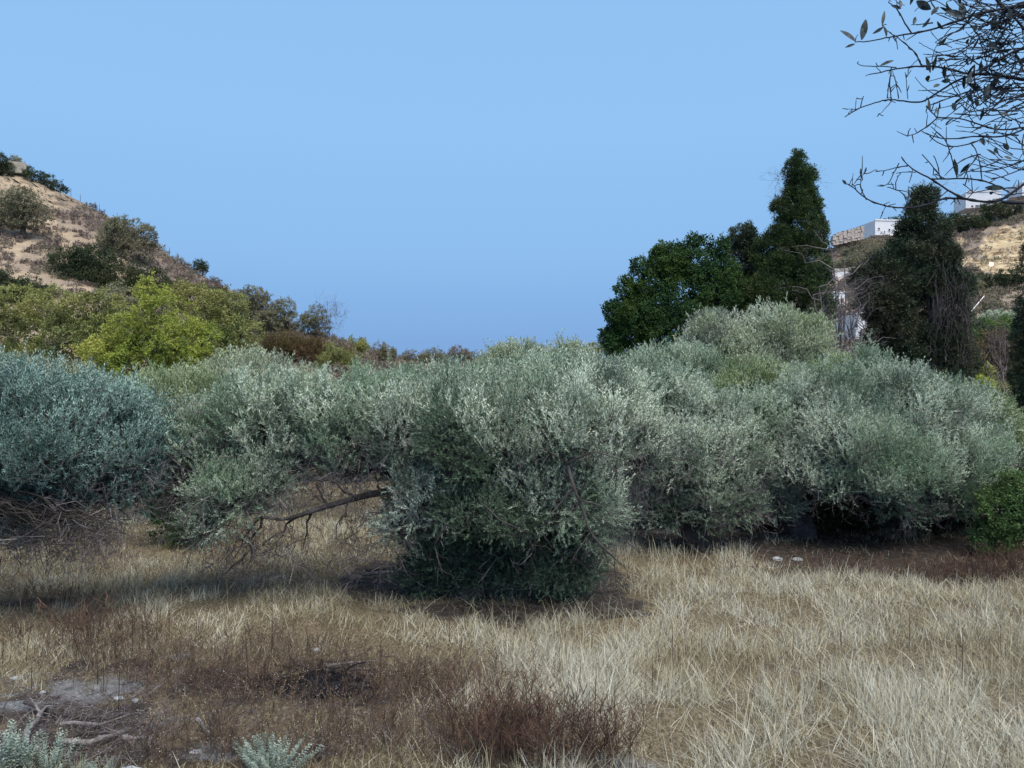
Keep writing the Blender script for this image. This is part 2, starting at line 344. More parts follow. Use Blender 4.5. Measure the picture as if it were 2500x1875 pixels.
def plant(name, label, cat, Y, base_px, lobes, kind, leafm, seed, group=None, barkm='bark', trunk_r=0.16, fork_h=0.5, n_trunks=1,
          bare=0, shade_lobes=None, bare_reg=None, base_z=0.0, dY=0, thin=.012, extra=None, **kw):
    rng = np.random.default_rng(seed)
    bx = (base_px - 1250) / F * (Y + dY); root = thing(name, label, cat, (bx, Y + dY, base_z), group)
    L = px_lobes(Y, lobes); fo = Fol(); outs = grow(fo, L, kind, rng, **kw)
    if bare:
        n = bare; li = rng.integers(0, len(L), n); C_ = np.array([l[0] for l in L])[li]; Rr = np.array([l[1] for l in L])[li]
        dd = sphere_dirs(n, rng); dd[:, 2] = -np.abs(dd[:, 2]) * .9 + .25; dd[:, 1] = -np.abs(dd[:, 1]); dd = unit(dd)
        p = C_ + dd * Rr * rng.uniform(.6, .95, (n, 1)); d = dd + rng.normal(0, .5, (n, 3)) - np.array([0, 0, .3])
        ok = p[:, 2] > base_z + .25
        fo.inst('bare', p[ok], d[ok], rng.uniform(.8, 1.8, ok.sum()), rng)
    if bare_reg:
        for (x, y, rx, ry, n, sc, dz) in bare_reg:
            p = np.array([px(x + rx * a, y + ry * b, Y + dY + rng.normal(0, .5)) for a, b in rng.uniform(-1, 1, (n, 2))]).reshape(-1, 3)
            p[:, 2] = np.maximum(p[:, 2], base_z + .15)
            fo.inst('bare', p, np.array([0, -.2, dz]) + rng.normal(0, .6, (n, 3)), sc * rng.uniform(.7, 1.3, n), rng)
    child('crown', fo.mesh('crown', [M[leafm], M['twig']]), root)
    if shade_lobes:
        f2 = Fol(); outs += grow(f2, px_lobes(Y, shade_lobes), kind, rng, lai=2.4, scale=.85, up=.7, rnd=.5, sub=.3, gap=.34, ground=.03); child('shade_lobes', f2.mesh('shade_lobes', [M['shadowed'], M['twig']]), root)  # lobes of darkened leaf that paint the shade of crown base and core
    T = Tubes(); hgt = max(l[0][2] + l[1][2] for l in L) - base_z
    b0 = np.array([bx, Y + dY, base_z - .1]); fork = b0 + np.array([rng.normal(0, .06) * hgt, rng.normal(0, .04) * hgt, fork_h * hgt + .1])
    tp = curve(b0, fork, 7, 0, .05, rng); T.add(tp, np.linspace(trunk_r * 1.5, trunk_r, 7) * rng.uniform(.9, 1.12, 7), 9, .4)
    limbs(T, fork, outs, trunk_r * .5, rng, thin=thin)
    if extra: extra(T, fork, rng)
    child('trunk', T.mesh('trunk', M[barkm]), root)
    return root
print('lib ok')
#@@SCENE

# ------------------------------------------------------------------ terrain
def gz(x, y):
    x, y = np.asarray(x, float), np.asarray(y, float); p = np.stack([x, y], -1)
    z = (fbm(p / 3.5, 40, 3) - .5) * .35 + (fbm(p / .6, 44, 2) - .5) * .07
    return z * np.clip((y - 2) / 5, 0, 1)
def ground_material():
    m, t, o = mat('field soil')
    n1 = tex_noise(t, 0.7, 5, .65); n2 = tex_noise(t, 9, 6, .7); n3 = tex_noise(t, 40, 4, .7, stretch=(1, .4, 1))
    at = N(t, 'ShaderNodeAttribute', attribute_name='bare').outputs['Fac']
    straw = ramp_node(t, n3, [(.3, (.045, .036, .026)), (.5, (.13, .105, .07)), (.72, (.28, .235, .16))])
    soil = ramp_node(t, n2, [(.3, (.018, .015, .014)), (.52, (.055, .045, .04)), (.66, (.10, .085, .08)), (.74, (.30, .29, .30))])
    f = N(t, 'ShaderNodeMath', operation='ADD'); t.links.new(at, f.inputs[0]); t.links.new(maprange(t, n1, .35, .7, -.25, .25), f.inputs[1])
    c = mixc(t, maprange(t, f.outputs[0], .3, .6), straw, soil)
    c = mixc(t, maprange(t, N(t, 'ShaderNodeAttribute', attribute_name='pale').outputs['Fac'], .1, .9, 0, .7), c, ramp_node(t, n2, [(.35, (.07, .075, .085)), (.6, (.27, .29, .32)), (.75, (.42, .44, .47))]))
    p = N(t, 'ShaderNodeBsdfPrincipled'); t.links.new(c, p.inputs['Base Color']); p.inputs['Roughness'].default_value = .95; p.inputs['Specular IOR Level'].default_value = .15
    b = N(t, 'ShaderNodeBump'); b.inputs['Strength'].default_value = .8; b.inputs['Distance'].default_value = .04; t.links.new(n2, b.inputs['Height']); t.links.new(b.outputs[0], p.inputs['Normal'])
    t.links.new(p.outputs[0], o.inputs[0]); return m
def gp(x, y):                          # photo pixel -> point on the field
    Y = F * CH / (y - HZ); p = px(x, y, Y); p[2] = float(gz(p[0], p[1])); return p
def to_px(x, y):                       # field point -> photo pixel
    return x / y * F + 1250, HZ + CH * F / y
def ell(u, v, cx, cy, rx, ry): return ((u - cx) / rx) ** 2 + ((v - cy) / ry) ** 2
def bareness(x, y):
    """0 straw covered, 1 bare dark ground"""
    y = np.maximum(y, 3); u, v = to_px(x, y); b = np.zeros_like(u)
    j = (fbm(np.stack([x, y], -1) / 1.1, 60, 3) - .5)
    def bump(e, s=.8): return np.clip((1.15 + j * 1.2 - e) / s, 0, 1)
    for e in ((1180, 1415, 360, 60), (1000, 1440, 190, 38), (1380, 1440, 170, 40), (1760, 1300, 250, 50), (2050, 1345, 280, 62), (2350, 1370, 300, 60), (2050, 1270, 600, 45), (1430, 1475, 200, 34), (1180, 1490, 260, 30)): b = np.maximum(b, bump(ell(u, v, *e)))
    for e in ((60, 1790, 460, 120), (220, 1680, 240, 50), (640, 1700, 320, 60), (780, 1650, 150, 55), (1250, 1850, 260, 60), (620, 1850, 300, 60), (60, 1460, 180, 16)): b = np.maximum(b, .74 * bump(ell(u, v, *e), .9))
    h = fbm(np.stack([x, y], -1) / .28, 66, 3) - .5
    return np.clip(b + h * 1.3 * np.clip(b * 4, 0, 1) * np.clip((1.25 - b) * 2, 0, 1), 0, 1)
def paleness(x, y):
    y = np.maximum(y, 3); u, v = to_px(x, y); h = (fbm(np.stack([x, y], -1) / .22, 68, 4) - .5) * 3; b = 0
    for e in ((190, 1700, 170, 26), (60, 1740, 90, 16), (370, 1760, 60, 22), (60, 1665, 60, 10), (440, 1625, 40, 10), (1450, 1865, 140, 22), (500, 1850, 60, 20), (1630, 1290, 160, 12)): b = np.maximum(b, np.clip(.95 + h * 1.7 - ell(u, v, *e), 0, 1))
    return b
def grid_mesh(name, X, Y, Z, mats, attr=None):
    n, m = X.shape; V = np.stack([X, Y, Z], -1).reshape(-1, 3); idx = np.arange(n * m).reshape(n, m)
    Q = np.stack([idx[:-1, :-1], idx[:-1, 1:], idx[1:, 1:], idx[1:, :-1]], -1).reshape(-1, 4)
    me = np_mesh(name, V, Q, mats, smooth=True)
    for k, a in (attr or {}).items():
        at = me.attributes.new(k, 'FLOAT', 'POINT'); at.data.foreach_set('value', a.ravel().astype(np.float32))
    return me
ys = np.concatenate([np.linspace(-14, 4, 14), np.geomspace(4.3, 60, 300), np.geomspace(64, 3000, 26)])
vs = np.linspace(-1, 1, 420); vs = np.sign(vs) * np.abs(vs) ** 1.25
Yg, Vg = np.meshgrid(ys, vs, indexing='ij'); Xg = Vg * (15 + np.maximum(Yg, 0) * 1.15)
Zg = gz(Xg, Yg) * np.clip((70 - Yg) / 10, 0, 1)
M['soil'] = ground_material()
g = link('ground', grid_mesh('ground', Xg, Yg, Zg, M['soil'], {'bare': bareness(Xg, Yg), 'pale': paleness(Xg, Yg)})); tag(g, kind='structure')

def hill_material(name, sand, sand2, mauve, stony=1.0):
    m, t, o = mat(name); n1 = tex_noise(t, .10, 6, .7, dist=.6); n2 = tex_noise(t, .55 * stony, 7, .8); n3 = tex_noise(t, .5 * stony, 6, .75, stretch=(1, 1, 2.8), dist=.5)
    c = ramp_node(t, n2, [(.3, sand2), (.55, sand), (.8, tuple(min(1, a * 1.25) for a in sand))])
    f = N(t, 'ShaderNodeMath', operation='MULTIPLY_ADD'); t.links.new(n2, f.inputs[0]); f.inputs[1].default_value = .6; t.links.new(n1, f.inputs[2])
    at = N(t, 'ShaderNodeAttribute', attribute_name='mauve').outputs['Fac']; f2 = N(t, 'ShaderNodeMath', operation='ADD'); t.links.new(f.outputs[0], f2.inputs[0]); t.links.new(at, f2.inputs[1])
    c = mixc(t, maprange(t, f2.outputs[0], .72, 1.0, 0, .9), c, mauve)
    rk = N(t, 'ShaderNodeAttribute', attribute_name='rock').outputs['Fac']
    rc = ramp_node(t, n3, [(.38, (.14, .09, .06)), (.45, (.34, .25, .16)), (.52, (.50, .39, .24)), (.60, (.62, .52, .36))])
    c = mixc(t, maprange(t, rk, .35, .6), c, rc)
    p = N(t, 'ShaderNodeBsdfPrincipled'); t.links.new(c, p.inputs['Base Color']); p.inputs['Roughness'].default_value = .95; p.inputs['Specular IOR Level'].default_value = .1
    b = N(t, 'ShaderNodeBump'); b.inputs['Strength'].default_value = .9; b.inputs['Distance'].default_value = .5; t.links.new(n2, b.inputs['Height'])
    b2 = N(t, 'ShaderNodeBump'); b2.inputs['Strength'].default_value = .7; b2.inputs['Distance'].default_value = .3; t.links.new(n3, b2.inputs['Height']); t.links.new(b.outputs[0], b2.inputs['Normal'])
    t.links.new(b2.outputs[0], p.inputs['Normal']); t.links.new(p.outputs[0], o.inputs[0]); return m

class Hill:
    def __init__(s, ridge, dist, Y0, seed, amp=.6): s.rx, s.ry = np.array(ridge, float).T; s.dx, s.dy = np.array(dist, float).T; s.Y0, s.seed, s.amp = Y0, seed, amp
    def yz(s, u, t):
        r = np.interp(u, s.rx, s.ry); Rr = np.interp(u, s.dx, s.dy); f0 = HZ + CH * F / s.Y0 + 6
        Y = s.Y0 + (Rr - s.Y0) * np.minimum(t, 1) + np.maximum(t - 1, 0) * 90
        py = f0 + (r - f0) * np.minimum(t, 1) ** .92
        z = CH - (py - HZ) / F * Y - np.maximum(t - 1, 0) * 45
        p = np.stack([(u - 1250) / F * Y, Y, z * .8], -1)
        z = z + (fbm(p / 7, s.seed, 5) - .5) * s.amp * 4 * np.clip(t * 3, 0, 1) * np.clip((1 - t) * 5 + .16, .16, 1)
        return Y, z
    def at(s, u, v):
        """world point of the slope seen at photo pixel (u, v)"""
        t = np.linspace(0.02, 1, 400); uu = np.full(400, float(u)); Y, z = s.yz(uu, t); pv = HZ - (z - CH) / Y * F
        k = int(np.argmin(np.abs(pv - v))); return np.array([(u - 1250) / F * Y[k], Y[k], z[k]])
LH = Hill([(-3500, 300), (-1500, 200), (-600, 190), (0, 398), (60, 428), (170, 478), (270, 530), (380, 602), (440, 640), (500, 676), (560, 706), (620, 745), (700, 800), (800, 830), (880, 856), (960, 876), (1200, 888), (1500, 900), (1700, 960)],
          [(-3500, 150), (0, 125), (560, 115), (700, 92), (860, 92), (1000, 150), (1700, 170)], 48, 70, .35)
RH = Hill([(1380, 960), (1480, 900), (1700, 820), (1900, 720), (2010, 622), (2040, 600), (2090, 586), (2230, 575), (2300, 560), (2330, 532), (2400, 512), (2440, 498), (2500, 478), (2700, 420), (3300, 330), (5500, 300)],
          [(1380, 190), (2000, 205), (2500, 215), (5500, 230)], 55, 80, .5)
def hill_mesh(name, H, u0, u1, du, mt, rock=None, mauve=None):
    us = np.arange(u0, u1, du); ts = np.concatenate([np.linspace(0, 1, 170), [1.03, 1.1, 1.4, 2.2]])
    T_, U_ = np.meshgrid(ts, us, indexing='ij'); Y, Z = H.yz(U_, T_); X = (U_ - 1250) / F * Y
    pv = HZ - (Z - CH) / Y * F; at = {'rock': np.zeros_like(X), 'mauve': np.zeros_like(X)}
    if rock: at['rock'] = rock(U_, pv, X, Y, Z)
    if mauve: at['mauve'] = mauve(U_, pv, X, Y, Z)
    k = at['rock'] > .4; q = np.stack([X, Y, Z], -1)
    Y = Y + k * (fbm(q / np.array([4, 4, 1.2]), 90, 4) - .5) * 4.5
    o = link(name, grid_mesh(name, X, Y, Z, mt, at)); tag(o, kind='structure'); return o
def lrock(u, v, X, Y, Z):
    e = np.minimum.reduce([ell(u, v, 70, 450, 110, 36), ell(u, v, 150, 490, 75, 40), ell(u, v, 330, 640, 70, 14)]); n = fbm(np.stack([X, Y, Z], -1) / 3, 95, 3)
    return np.clip(1.25 - e + (n - .5) * 1.5, 0, 1) * .42
def lmauve(u, v, X, Y, Z):
    d = v - np.interp(u, LH.rx, LH.ry); return np.where(u > 140, np.clip(1 - d / 110, 0, 1) * .42, 0) + .0
def rrock(u, v, X, Y, Z):
    e = np.minimum.reduce([ell(u, v, 2450, 600, 62, 52), ell(u, v, 2520, 600, 70, 60), ell(u, v, 2420, 648, 70, 16), ell(u, v, 2348, 590, 14, 12), ell(u, v, 2345, 640, 45, 22), ell(u, v, 2480, 665, 60, 16)])
    n = fbm(np.stack([X, Y, Z], -1) / 5, 97, 4); return np.clip(1.2 - e + (n - .5) * 1.8, 0, 1)
M['hill_left'] = hill_material('sandy slope', (.52, .415, .30), (.34, .26, .19), (.23, .185, .165))
M['hill_right'] = hill_material('terraced slope', (.42, .34, .25), (.27, .21, .16), (.20, .165, .145), .6)
hill_mesh('left_hill', LH, -2600, 1720, 12, M['hill_left'], lrock, lmauve)
hill_mesh('right_hill', RH, 1380, 3400, 5, M['hill_right'], rrock, lambda u, v, X, Y, Z: np.where((v < 600) & (u > 2350), .2, .06))

def stuff_fol(name, label, cat, fo, mats):
    o = link(name, fo.mesh(name, mats)); return tag(o, label, cat, None, 'stuff')
# low scrub on both slopes
def scrub(H, n, u0, u1, seed, thr, sc=(1.6, 3.2), avoid=None, rimdense=True):
    rng = np.random.default_rng(seed); u = rng.uniform(u0, u1, n); t = rng.uniform(.15, 1.0, n) ** .8; Y, z = H.yz(u, t); x = (u - 1250) / F * Y
    P = np.stack([x, Y, z], -1); cell = fbm(P / np.array([1.7, 2.6, 1.7]), seed, 3); pv = HZ - (z - CH) / Y * F
    d = pv - np.interp(u, H.rx, H.ry); th = thr - np.where(d < 80, .10 * (1 - d / 80), 0)
    k = (cell > th)
    if avoid is not None: k &= ~avoid(u, pv, P)
    P, cell, th = P[k], cell[k], th[k]; h = np.clip((cell - th) * 6, 0, .9) * rng.uniform(.2, 1, len(P)); P[:, 2] += h
    return P, rng
fo = Fol(); P, rng = scrub(LH, 60000, -300, 1500, 201, .492, avoid=lambda u, v, P: (lrock(u, v, *P.T) > .2) & (np.random.default_rng(1).random(len(u)) < .9))
fo.inst('broad', P, np.array([0, -.3, 1]) + rng.normal(0, .5, P.shape), rng.uniform(1.0, 2.1, len(P)), rng, np.clip(noise(P / 3, 5) + rng.normal(0, .1, len(P)), 0, 1))
stuff_fol('scrub', 'mauve brown low scrub dotted over the sandy left hillside', 'scrub', fo, [M['scrub'], M['twig']])
fo = Fol(); P, rng = scrub(RH, 60000, 1950, 2800, 202, .50, avoid=lambda u, v, P: (rrock(u, v, *P.T) > .35) & (np.random.default_rng(2).random(len(u)) < .86))
fo.inst('broad', P, np.array([0, -.3, 1]) + rng.normal(0, .5, P.shape), rng.uniform(1.6, 3.4, len(P)), rng, np.clip(noise(P / 5, 5) + rng.normal(0, .1, len(P)), 0, 1))
stuff_fol('scrub', 'grey green low scrub covering the terraced right hillside', 'scrub', fo, [M['scrub'], M['twig']])

# ------------------------------------------------------------------ hillside bushes and trees
def hill_plant(name, label, cat, H, bx, by, lobes, leafm, seed, kind='broad', group=None, scale=1.7, lai=2.2, **kw):
    b = H.at(bx, by); return plant(name, label, cat, float(b[1]), bx, lobes, kind, leafm, seed, group, base_z=float(b[2]), scale=scale, lai=lai, **kw)
G1 = 'trees and bushes on the left hillside'
hk = dict(barkm='bark_dark', droop=False, up=.5)
hill_plant('hill_tree', 'rounded grey-green tree with visible dark limbs at the far left of the sandy slope', 'tree', LH, 56, 583, [(60, 495, 48, 32), (20, 505, 45, 34), (100, 520, 34, 26), (55, 530, 60, 22), (-20, 520, 40, 36)], 'hilltree', 301, group=G1, trunk_r=.28, fork_h=.35, gap=.25, **hk)
hill_plant('hill_tree', 'wide bushy grey tree on the ridge, right of the sandy slope', 'tree', LH, 305, 625, [(310, 565, 52, 35), (275, 585, 36, 34), (355, 580, 28, 32), (330, 610, 55, 24), (285, 560, 26, 26)], 'hilltree', 302, group=G1, trunk_r=.2, fork_h=.2, **hk)
hill_plant('round_bush', 'small round dark green bush standing alone on the ridge line', 'bush', LH, 494, 662, [(488, 648, 17, 12), (500, 652, 12, 10)], 'darkbush', 303, group=G1, trunk_r=.1, fork_h=.2, **hk)
hill_plant('dark_bush', 'long dark green thicket running across the middle of the left slope', 'bush', LH, 270, 700, [(170, 640, 42, 34), (230, 640, 60, 34), (200, 680, 60, 40), (290, 680, 70, 48), (360, 690, 60, 34), (420, 705, 50, 24), (470, 718, 50, 16), (250, 705, 60, 30), (520, 722, 40, 14)], 'darkbush', 304, group=G1, trunk_r=.12, fork_h=.2, **hk)
hill_plant('dark_bush', 'dark green bush at the left edge below the sandy slope', 'bush', LH, 40, 730, [(10, 700, 60, 28), (70, 705, 40, 24), (110, 715, 22, 18), (20, 725, 80, 25)], 'darkbush', 305, group=G1, trunk_r=.12, fork_h=.2, **hk)
hill_plant('dark_bush', 'dark brownish bush at the top left corner of the hill beside the concrete block', 'bush', LH, 8, 430, [(0, 398, 22, 22), (15, 412, 18, 16), (-25, 400, 30, 30)], 'darkbush', 306, group=G1, trunk_r=.1, fork_h=.2, **hk)
hill_plant('dark_bush', 'small brown bush on top of the concrete block on the hill', 'bush', LH, 40, 405, [(36, 391, 13, 8), (48, 397, 11, 8)], 'hilltree', 307, group=G1, trunk_r=.06, fork_h=.2, **hk)
hill_plant('dark_hedge', 'narrow dark hedge lying along the upper ridge line', 'hedge', LH, 110, 455, [(72, 420, 16, 10), (92, 430, 20, 12), (115, 440, 20, 12), (138, 453, 18, 10), (157, 466, 12, 7)], 'darkbush', 308, group=G1, trunk_r=.06, fork_h=.2, **hk)
# concrete block by the hedge
def boxes(name, bl, m, parent=None, chain=True):
    V, Q = [], []
    for (c, s, rz) in bl:
        n = len(V); cs, sn = math.cos(rz), math.sin(rz)
        for dx, dy, dz in ((-1, -1, -1), (1, -1, -1), (1, 1, -1), (-1, 1, -1), (-1, -1, 1), (1, -1, 1), (1, 1, 1), (-1, 1, 1)):
            x, y, z = dx * s[0] / 2, dy * s[1] / 2, dz * s[2] / 2; V.append((c[0] + x * cs - y * sn, c[1] + x * sn + y * cs, c[2] + z))
        Q += [[n + a for a in f] for f in ((0, 3, 2, 1), (4, 5, 6, 7), (0, 1, 5, 4), (1, 2, 6, 5), (2, 3, 7, 6), (3, 0, 4, 7))]
    me = np_mesh(name, V, Q, m); return child(name, me, parent) if parent else link(name, me)
M['concrete'] = rough_mat('weathered concrete', [(.3, (.26, .23, .19)), (.7, (.46, .42, .35))], 1.5, .3)
M['white'] = rough_mat('whitewash', [(.3, (.72, .72, .74)), (.7, (.82, .82, .83))], .6, .05)
M['dark'] = rough_mat('dark opening', [(.3, (.03, .035, .045)), (.7, (.06, .065, .08))], 2, 0)
M['blue'] = rough_mat('blue grey shutter', [(.3, (.16, .22, .32)), (.7, (.2, .27, .38))], 2, 0)
M['brown'] = rough_mat('brown door', [(.3, (.16, .06, .035)), (.7, (.24, .09, .05))], 2, 0)
M['stone'] = rough_mat('dry stone', [(.3, (.24, .19, .17)), (.5, (.46, .39, .34)), (.75, (.66, .59, .54))], 1.2, .9)
M['tile'] = rough_mat('pinkish sheet roof', [(.3, (.42, .33, .32)), (.7, (.58, .50, .49))], 1.2, .2, stretch=(6, .5, .5))
M['redtile'] = rough_mat('dull red roof', [(.3, (.22, .11, .09)), (.7, (.32, .18, .15))], 2, .2)
b = LH.at(35, 425); c = b + np.array([0.4, 0, .9])
blk = boxes('concrete_block', [(c, (2.6, 2.2, 1.7), .35), (c + np.array([1.55, -.1, -.25]), (.35, 1.6, 1.6), .35)], M['concrete'])
blk.rotation_euler = (0, 0, 0); tag(blk, 'pale concrete block or tank half buried at the top left of the hill', 'concrete block')
# fence posts on the ridge
M['rust_iron'] = rough_mat('rusty iron', [(.3, (.06, .05, .05)), (.7, (.12, .10, .09))], 8, .1)
ords = ['highest', 'second', 'third', 'fourth', 'fifth', 'sixth', 'seventh', 'eighth', 'ninth', 'tenth', 'lowest']
posts = [(146, 464, 450), (173, 472, 456), (196, 482, 469), (232, 502, 487), (243, 508, 493), (287, 530, 512), (385, 592, 577), (414, 608, 593), (436, 622, 608), (535, 676, 664), (583, 696, 682)]
for i, (u, vb, vt) in enumerate(posts):
    b = LH.at(u, vb + 4); hgt = (vb + 4 - vt) / F * b[1]; T = Tubes(); rr = np.random.default_rng(i); top = b + np.array([rr.normal(0, .06), 0, hgt])
    T.add(curve(b - [0, 0, .2], top, 4), [.035, .035, .03, .03], 5); o = link('fence_post', T.mesh('fence_post', M['rust_iron']))
    tag(o, f'{ords[i]} of the thin iron fence posts spaced down the left ridge line' if i in (0, 10) else f'{ords[i]} from the top of the thin iron fence posts on the left ridge', 'fence post', 'thin iron fence posts along the left ridge')
# ridge trees toward the centre
G2 = 'small trees along the ridge below the hill'
rk = dict(barkm='bark_dark', droop=False, up=.5)
hill_plant('ridge_tree', 'dark grey-green bushy tree at the foot of the ridge, first of the row', 'tree', LH, 615, 790, [(620, 725, 34, 28), (590, 745, 38, 34), (640, 755, 26, 30), (600, 790, 45, 26)], 'hilltree', 311, group=G2, trunk_r=.14, scale=1.4, **rk)
hill_plant('ridge_tree', 'domed grey-green tree next to the bare-branched tree', 'tree', LH, 690, 815, [(692, 760, 30, 30), (670, 785, 35, 30), (705, 790, 22, 26), (640, 785, 24, 24)], 'hilltree', 312, group=G2, trunk_r=.14, scale=1.3, **rk)
hill_plant('ridge_tree', 'half bare tree with a mauve-grey crown and naked twigs on its right side', 'tree', LH, 765, 838, [(768, 775, 30, 28), (755, 790, 24, 26), (785, 795, 20, 26)], 'hilltree', 313, group=G2, trunk_r=.16, scale=1.1, lai=1.8,
           bare_reg=[(805, 780, 28, 26, 70, 4.2, 1.0), (785, 820, 30, 14, 24, 3.2, 1.0)], fork_h=.3, **rk)
hill_plant('rust_bush', 'rusty brown bushy slope cover left of the bare tree', 'bush', LH, 720, 880, [(700, 850, 60, 26), (760, 865, 60, 26), (660, 855, 50, 24), (720, 890, 110, 22), (830, 880, 40, 20)], 'rust', 314, group=G2, kind='olive_far', scale=2.4, trunk_r=.06, **rk)
hill_plant('reed_shrub', 'yellow-green upright leggy shrub in front of the ridge', 'shrub', LH, 830, 905, [(815, 880, 30, 35), (850, 890, 26, 30), (795, 900, 26, 28)], 'khaki', 315, group=G2, kind='olive_far', scale=2.4, lai=1.6, trunk_r=.05, barkm='bark_dark', up=2.0, rnd=.2)
for i, (u, v, rx, ry, mt_, lb) in enumerate([(868, 842, 26, 18, 'khaki', 'light green shrub just right of the bare tree on the ridge'), (925, 858, 26, 20, 'hilltree', 'pale grey-green round bush left of the dip in the skyline'), (952, 858, 14, 18, 'hilltree', 'narrow upright grey bush at the edge of the open sky'),
        (1010, 872, 30, 12, 'hilltree', 'flat olive-brown bush on the far skyline'), (1060, 868, 30, 14, 'hilltree', 'wider grey bush on the far skyline'), (1120, 862, 22, 16, 'scrub', 'dark nearly leafless small tree on the far skyline'), (1160, 872, 28, 12, 'hilltree', 'last bush on the far skyline before the central olive'), (1455, 852, 30, 12, 'khaki', 'pale bush on the skyline left of the big dark tree')]):
    hill_plant('skyline_bush', lb, 'bush', LH, u, v + ry + 4, [(u, v, rx, ry), (u + rx * .6, v + ry * .4, rx * .6, ry * .7), (u - rx * .7, v + ry * .5, rx * .6, ry * .6)], mt_, 330 + i, group='bushes on the far skyline', trunk_r=.08, scale=1.6, **rk)

# ------------------------------------------------------------------ yellow-green trees left, 40 m away
G3 = 'yellow-green trees below the left hill'
plant('lime_tree', 'bright lime-green loose tree, the brightest left of centre', 'tree', 36, 370, [(375, 720, 38, 45), (400, 780, 85, 60), (330, 820, 70, 60), (430, 840, 90, 70), (270, 870, 75, 55), (340, 900, 110, 50), (500, 840, 50, 50), (240, 925, 50, 30), (460, 900, 80, 50)], 'broad', 'lime', 401, G3, 'bark_dark', .16, .35, scale=1.15, lai=1.8, droop=False, gap=.40, sub=.32, up=.5)
plant('khaki_tree', 'olive-yellow tree with dark crooked trunk left of the lime-green tree', 'tree', 41, 190, [(130, 760, 70, 50), (210, 770, 60, 55), (170, 830, 75, 45), (110, 870, 60, 45), (250, 760, 50, 45), (240, 830, 50, 50)], 'broad', 'khaki', 402, G3, 'bark_dark', .2, .4, scale=1.15, lai=1.7, droop=False, gap=.33, up=.5)
plant('khaki_tree', 'yellow-olive tree cut by the left edge of the photograph', 'tree', 42, 10, [(50, 750, 65, 45), (-20, 760, 70, 60), (30, 820, 80, 55), (20, 880, 90, 40)], 'broad', 'khaki', 403, G3, 'bark_dark', .2, .4, scale=1.15, lai=1.8, droop=False, gap=.3, up=.5)
plant('khaki_tree', 'dull olive tree behind and right of the lime-green tree', 'tree', 46, 540, [(500, 750, 55, 42), (560, 760, 50, 45), (590, 820, 50, 50), (540, 840, 70, 60), (460, 730, 50, 35), (570, 880, 70, 40)], 'broad', 'khaki', 404, G3, 'bark_dark', .18, .4, scale=1.2, lai=2, droop=False, gap=.28, up=.5)
plant('khaki_tree', 'grey-green tree filling the gap behind the lime-green tree', 'tree', 50, 330, [(300, 730, 50, 32), (340, 760, 60, 40), (270, 800, 60, 60), (200, 860, 70, 50), (60, 900, 90, 50), (180, 920, 90, 40)], 'broad', 'hilltree', 405, G3, 'bark_dark', .18, .4, scale=1.3, lai=2, droop=False, up=.5)

# ------------------------------------------------------------------ dark trees right
G4 = 'dark evergreens behind the olives on the right'
plant('broadleaf_tree', 'large dark green broad-leaved tree, left of the cypresses', 'tree', 38, 1640, [(1575, 775, 66, 70), (1535, 850, 50, 70), (1655, 725, 75, 70), (1500, 762, 24, 24), (1528, 705, 28, 24), (1572, 655, 28, 24), (1622, 610, 32, 20), (1692, 594, 36, 15), (1752, 602, 28, 18), (1482, 830, 16, 28), (1705, 645, 60, 38), (1625, 650, 50, 38), (1600, 690, 50, 45), (1650, 820, 100, 85), (1745, 735, 60, 80), (1500, 820, 26, 40), (1540, 780, 50, 60), (1745, 665, 40, 46), (1785, 700, 40, 70), (1640, 632, 40, 26), (1520, 900, 45, 60)],
      'broad', 'broad', 411, G4, 'bark_dark', .35, .35, scale=1.0, lai=4.0, droop=False, gap=.34, up=.3, sub=.42)
plant('cypress', 'short brown-tinged cypress with a round tufted top between the big tree and the tall one', 'tree', 39, 1800, [(1812, 578, 28, 26), (1822, 600, 24, 24), (1805, 650, 36, 50), (1795, 740, 55, 70), (1760, 810, 55, 60), (1820, 820, 60, 70), (1710, 850, 50, 60), (1845, 680, 34, 70), (1840, 760, 40, 60)],
      'cypress', 'cypress_dark', 412, G4, 'bark_dark', .2, .3, scale=1.25, lai=5.5, droop=False, gap=.24, up=.8, sub=.36, shell=.8)
plant('cypress', 'tallest cypress with a ragged leaning top and bare twigs on its left side', 'tree', 38, 1950, [(1946, 394, 13, 20), (1938, 418, 20, 20), (1950, 445, 26, 30), (1954, 475, 34, 36), (1952, 510, 40, 50), (1960, 570, 48, 60), (1962, 650, 54, 80), (1962, 740, 60, 90), (1915, 640, 40, 70), (1885, 640, 42, 60), (1860, 730, 55, 80), (1905, 590, 36, 40), (1950, 830, 75, 70), (1870, 810, 65, 60), (1976, 430, 12, 18), (1910, 520, 22, 30), (1988, 540, 12, 40)],
      'cypress', 'cypress', 413, G4, 'bark_dark', .3, .3, scale=1.25, lai=6.5, droop=False, gap=.15, up=1.1, sub=.34, shell=.8, bare_reg=[(1902, 470, 12, 40, 26, 1.6, .5), (1985, 430, 10, 18, 10, 1.8, .5), (1900, 440, 10, 15, 14, 2.0, .4)])
def hanging(T, fork, rng):
    for k in range(85):
        a = px(rng.uniform(2280, 2368), rng.uniform(620, 780), 36.6 + rng.normal(0, .5)); b = a + np.array([rng.normal(.15, .45), rng.normal(0, .2), -rng.uniform(.8, 3.2)])
        T.add(curve(a, b, 6, 0, .07, rng), np.linspace(.018, .007, 6), 3, rng.random())
    for k in range(5):
        a = px(2270 + k * 9, 930, 37.5); b = px(2262 + k * 9 + rng.normal(0, 8), 640 + rng.uniform(0, 80), 37.2); T.add(curve(a, b, 7, 0, .02, rng), np.linspace(.11, .05, 7), 6, .2)
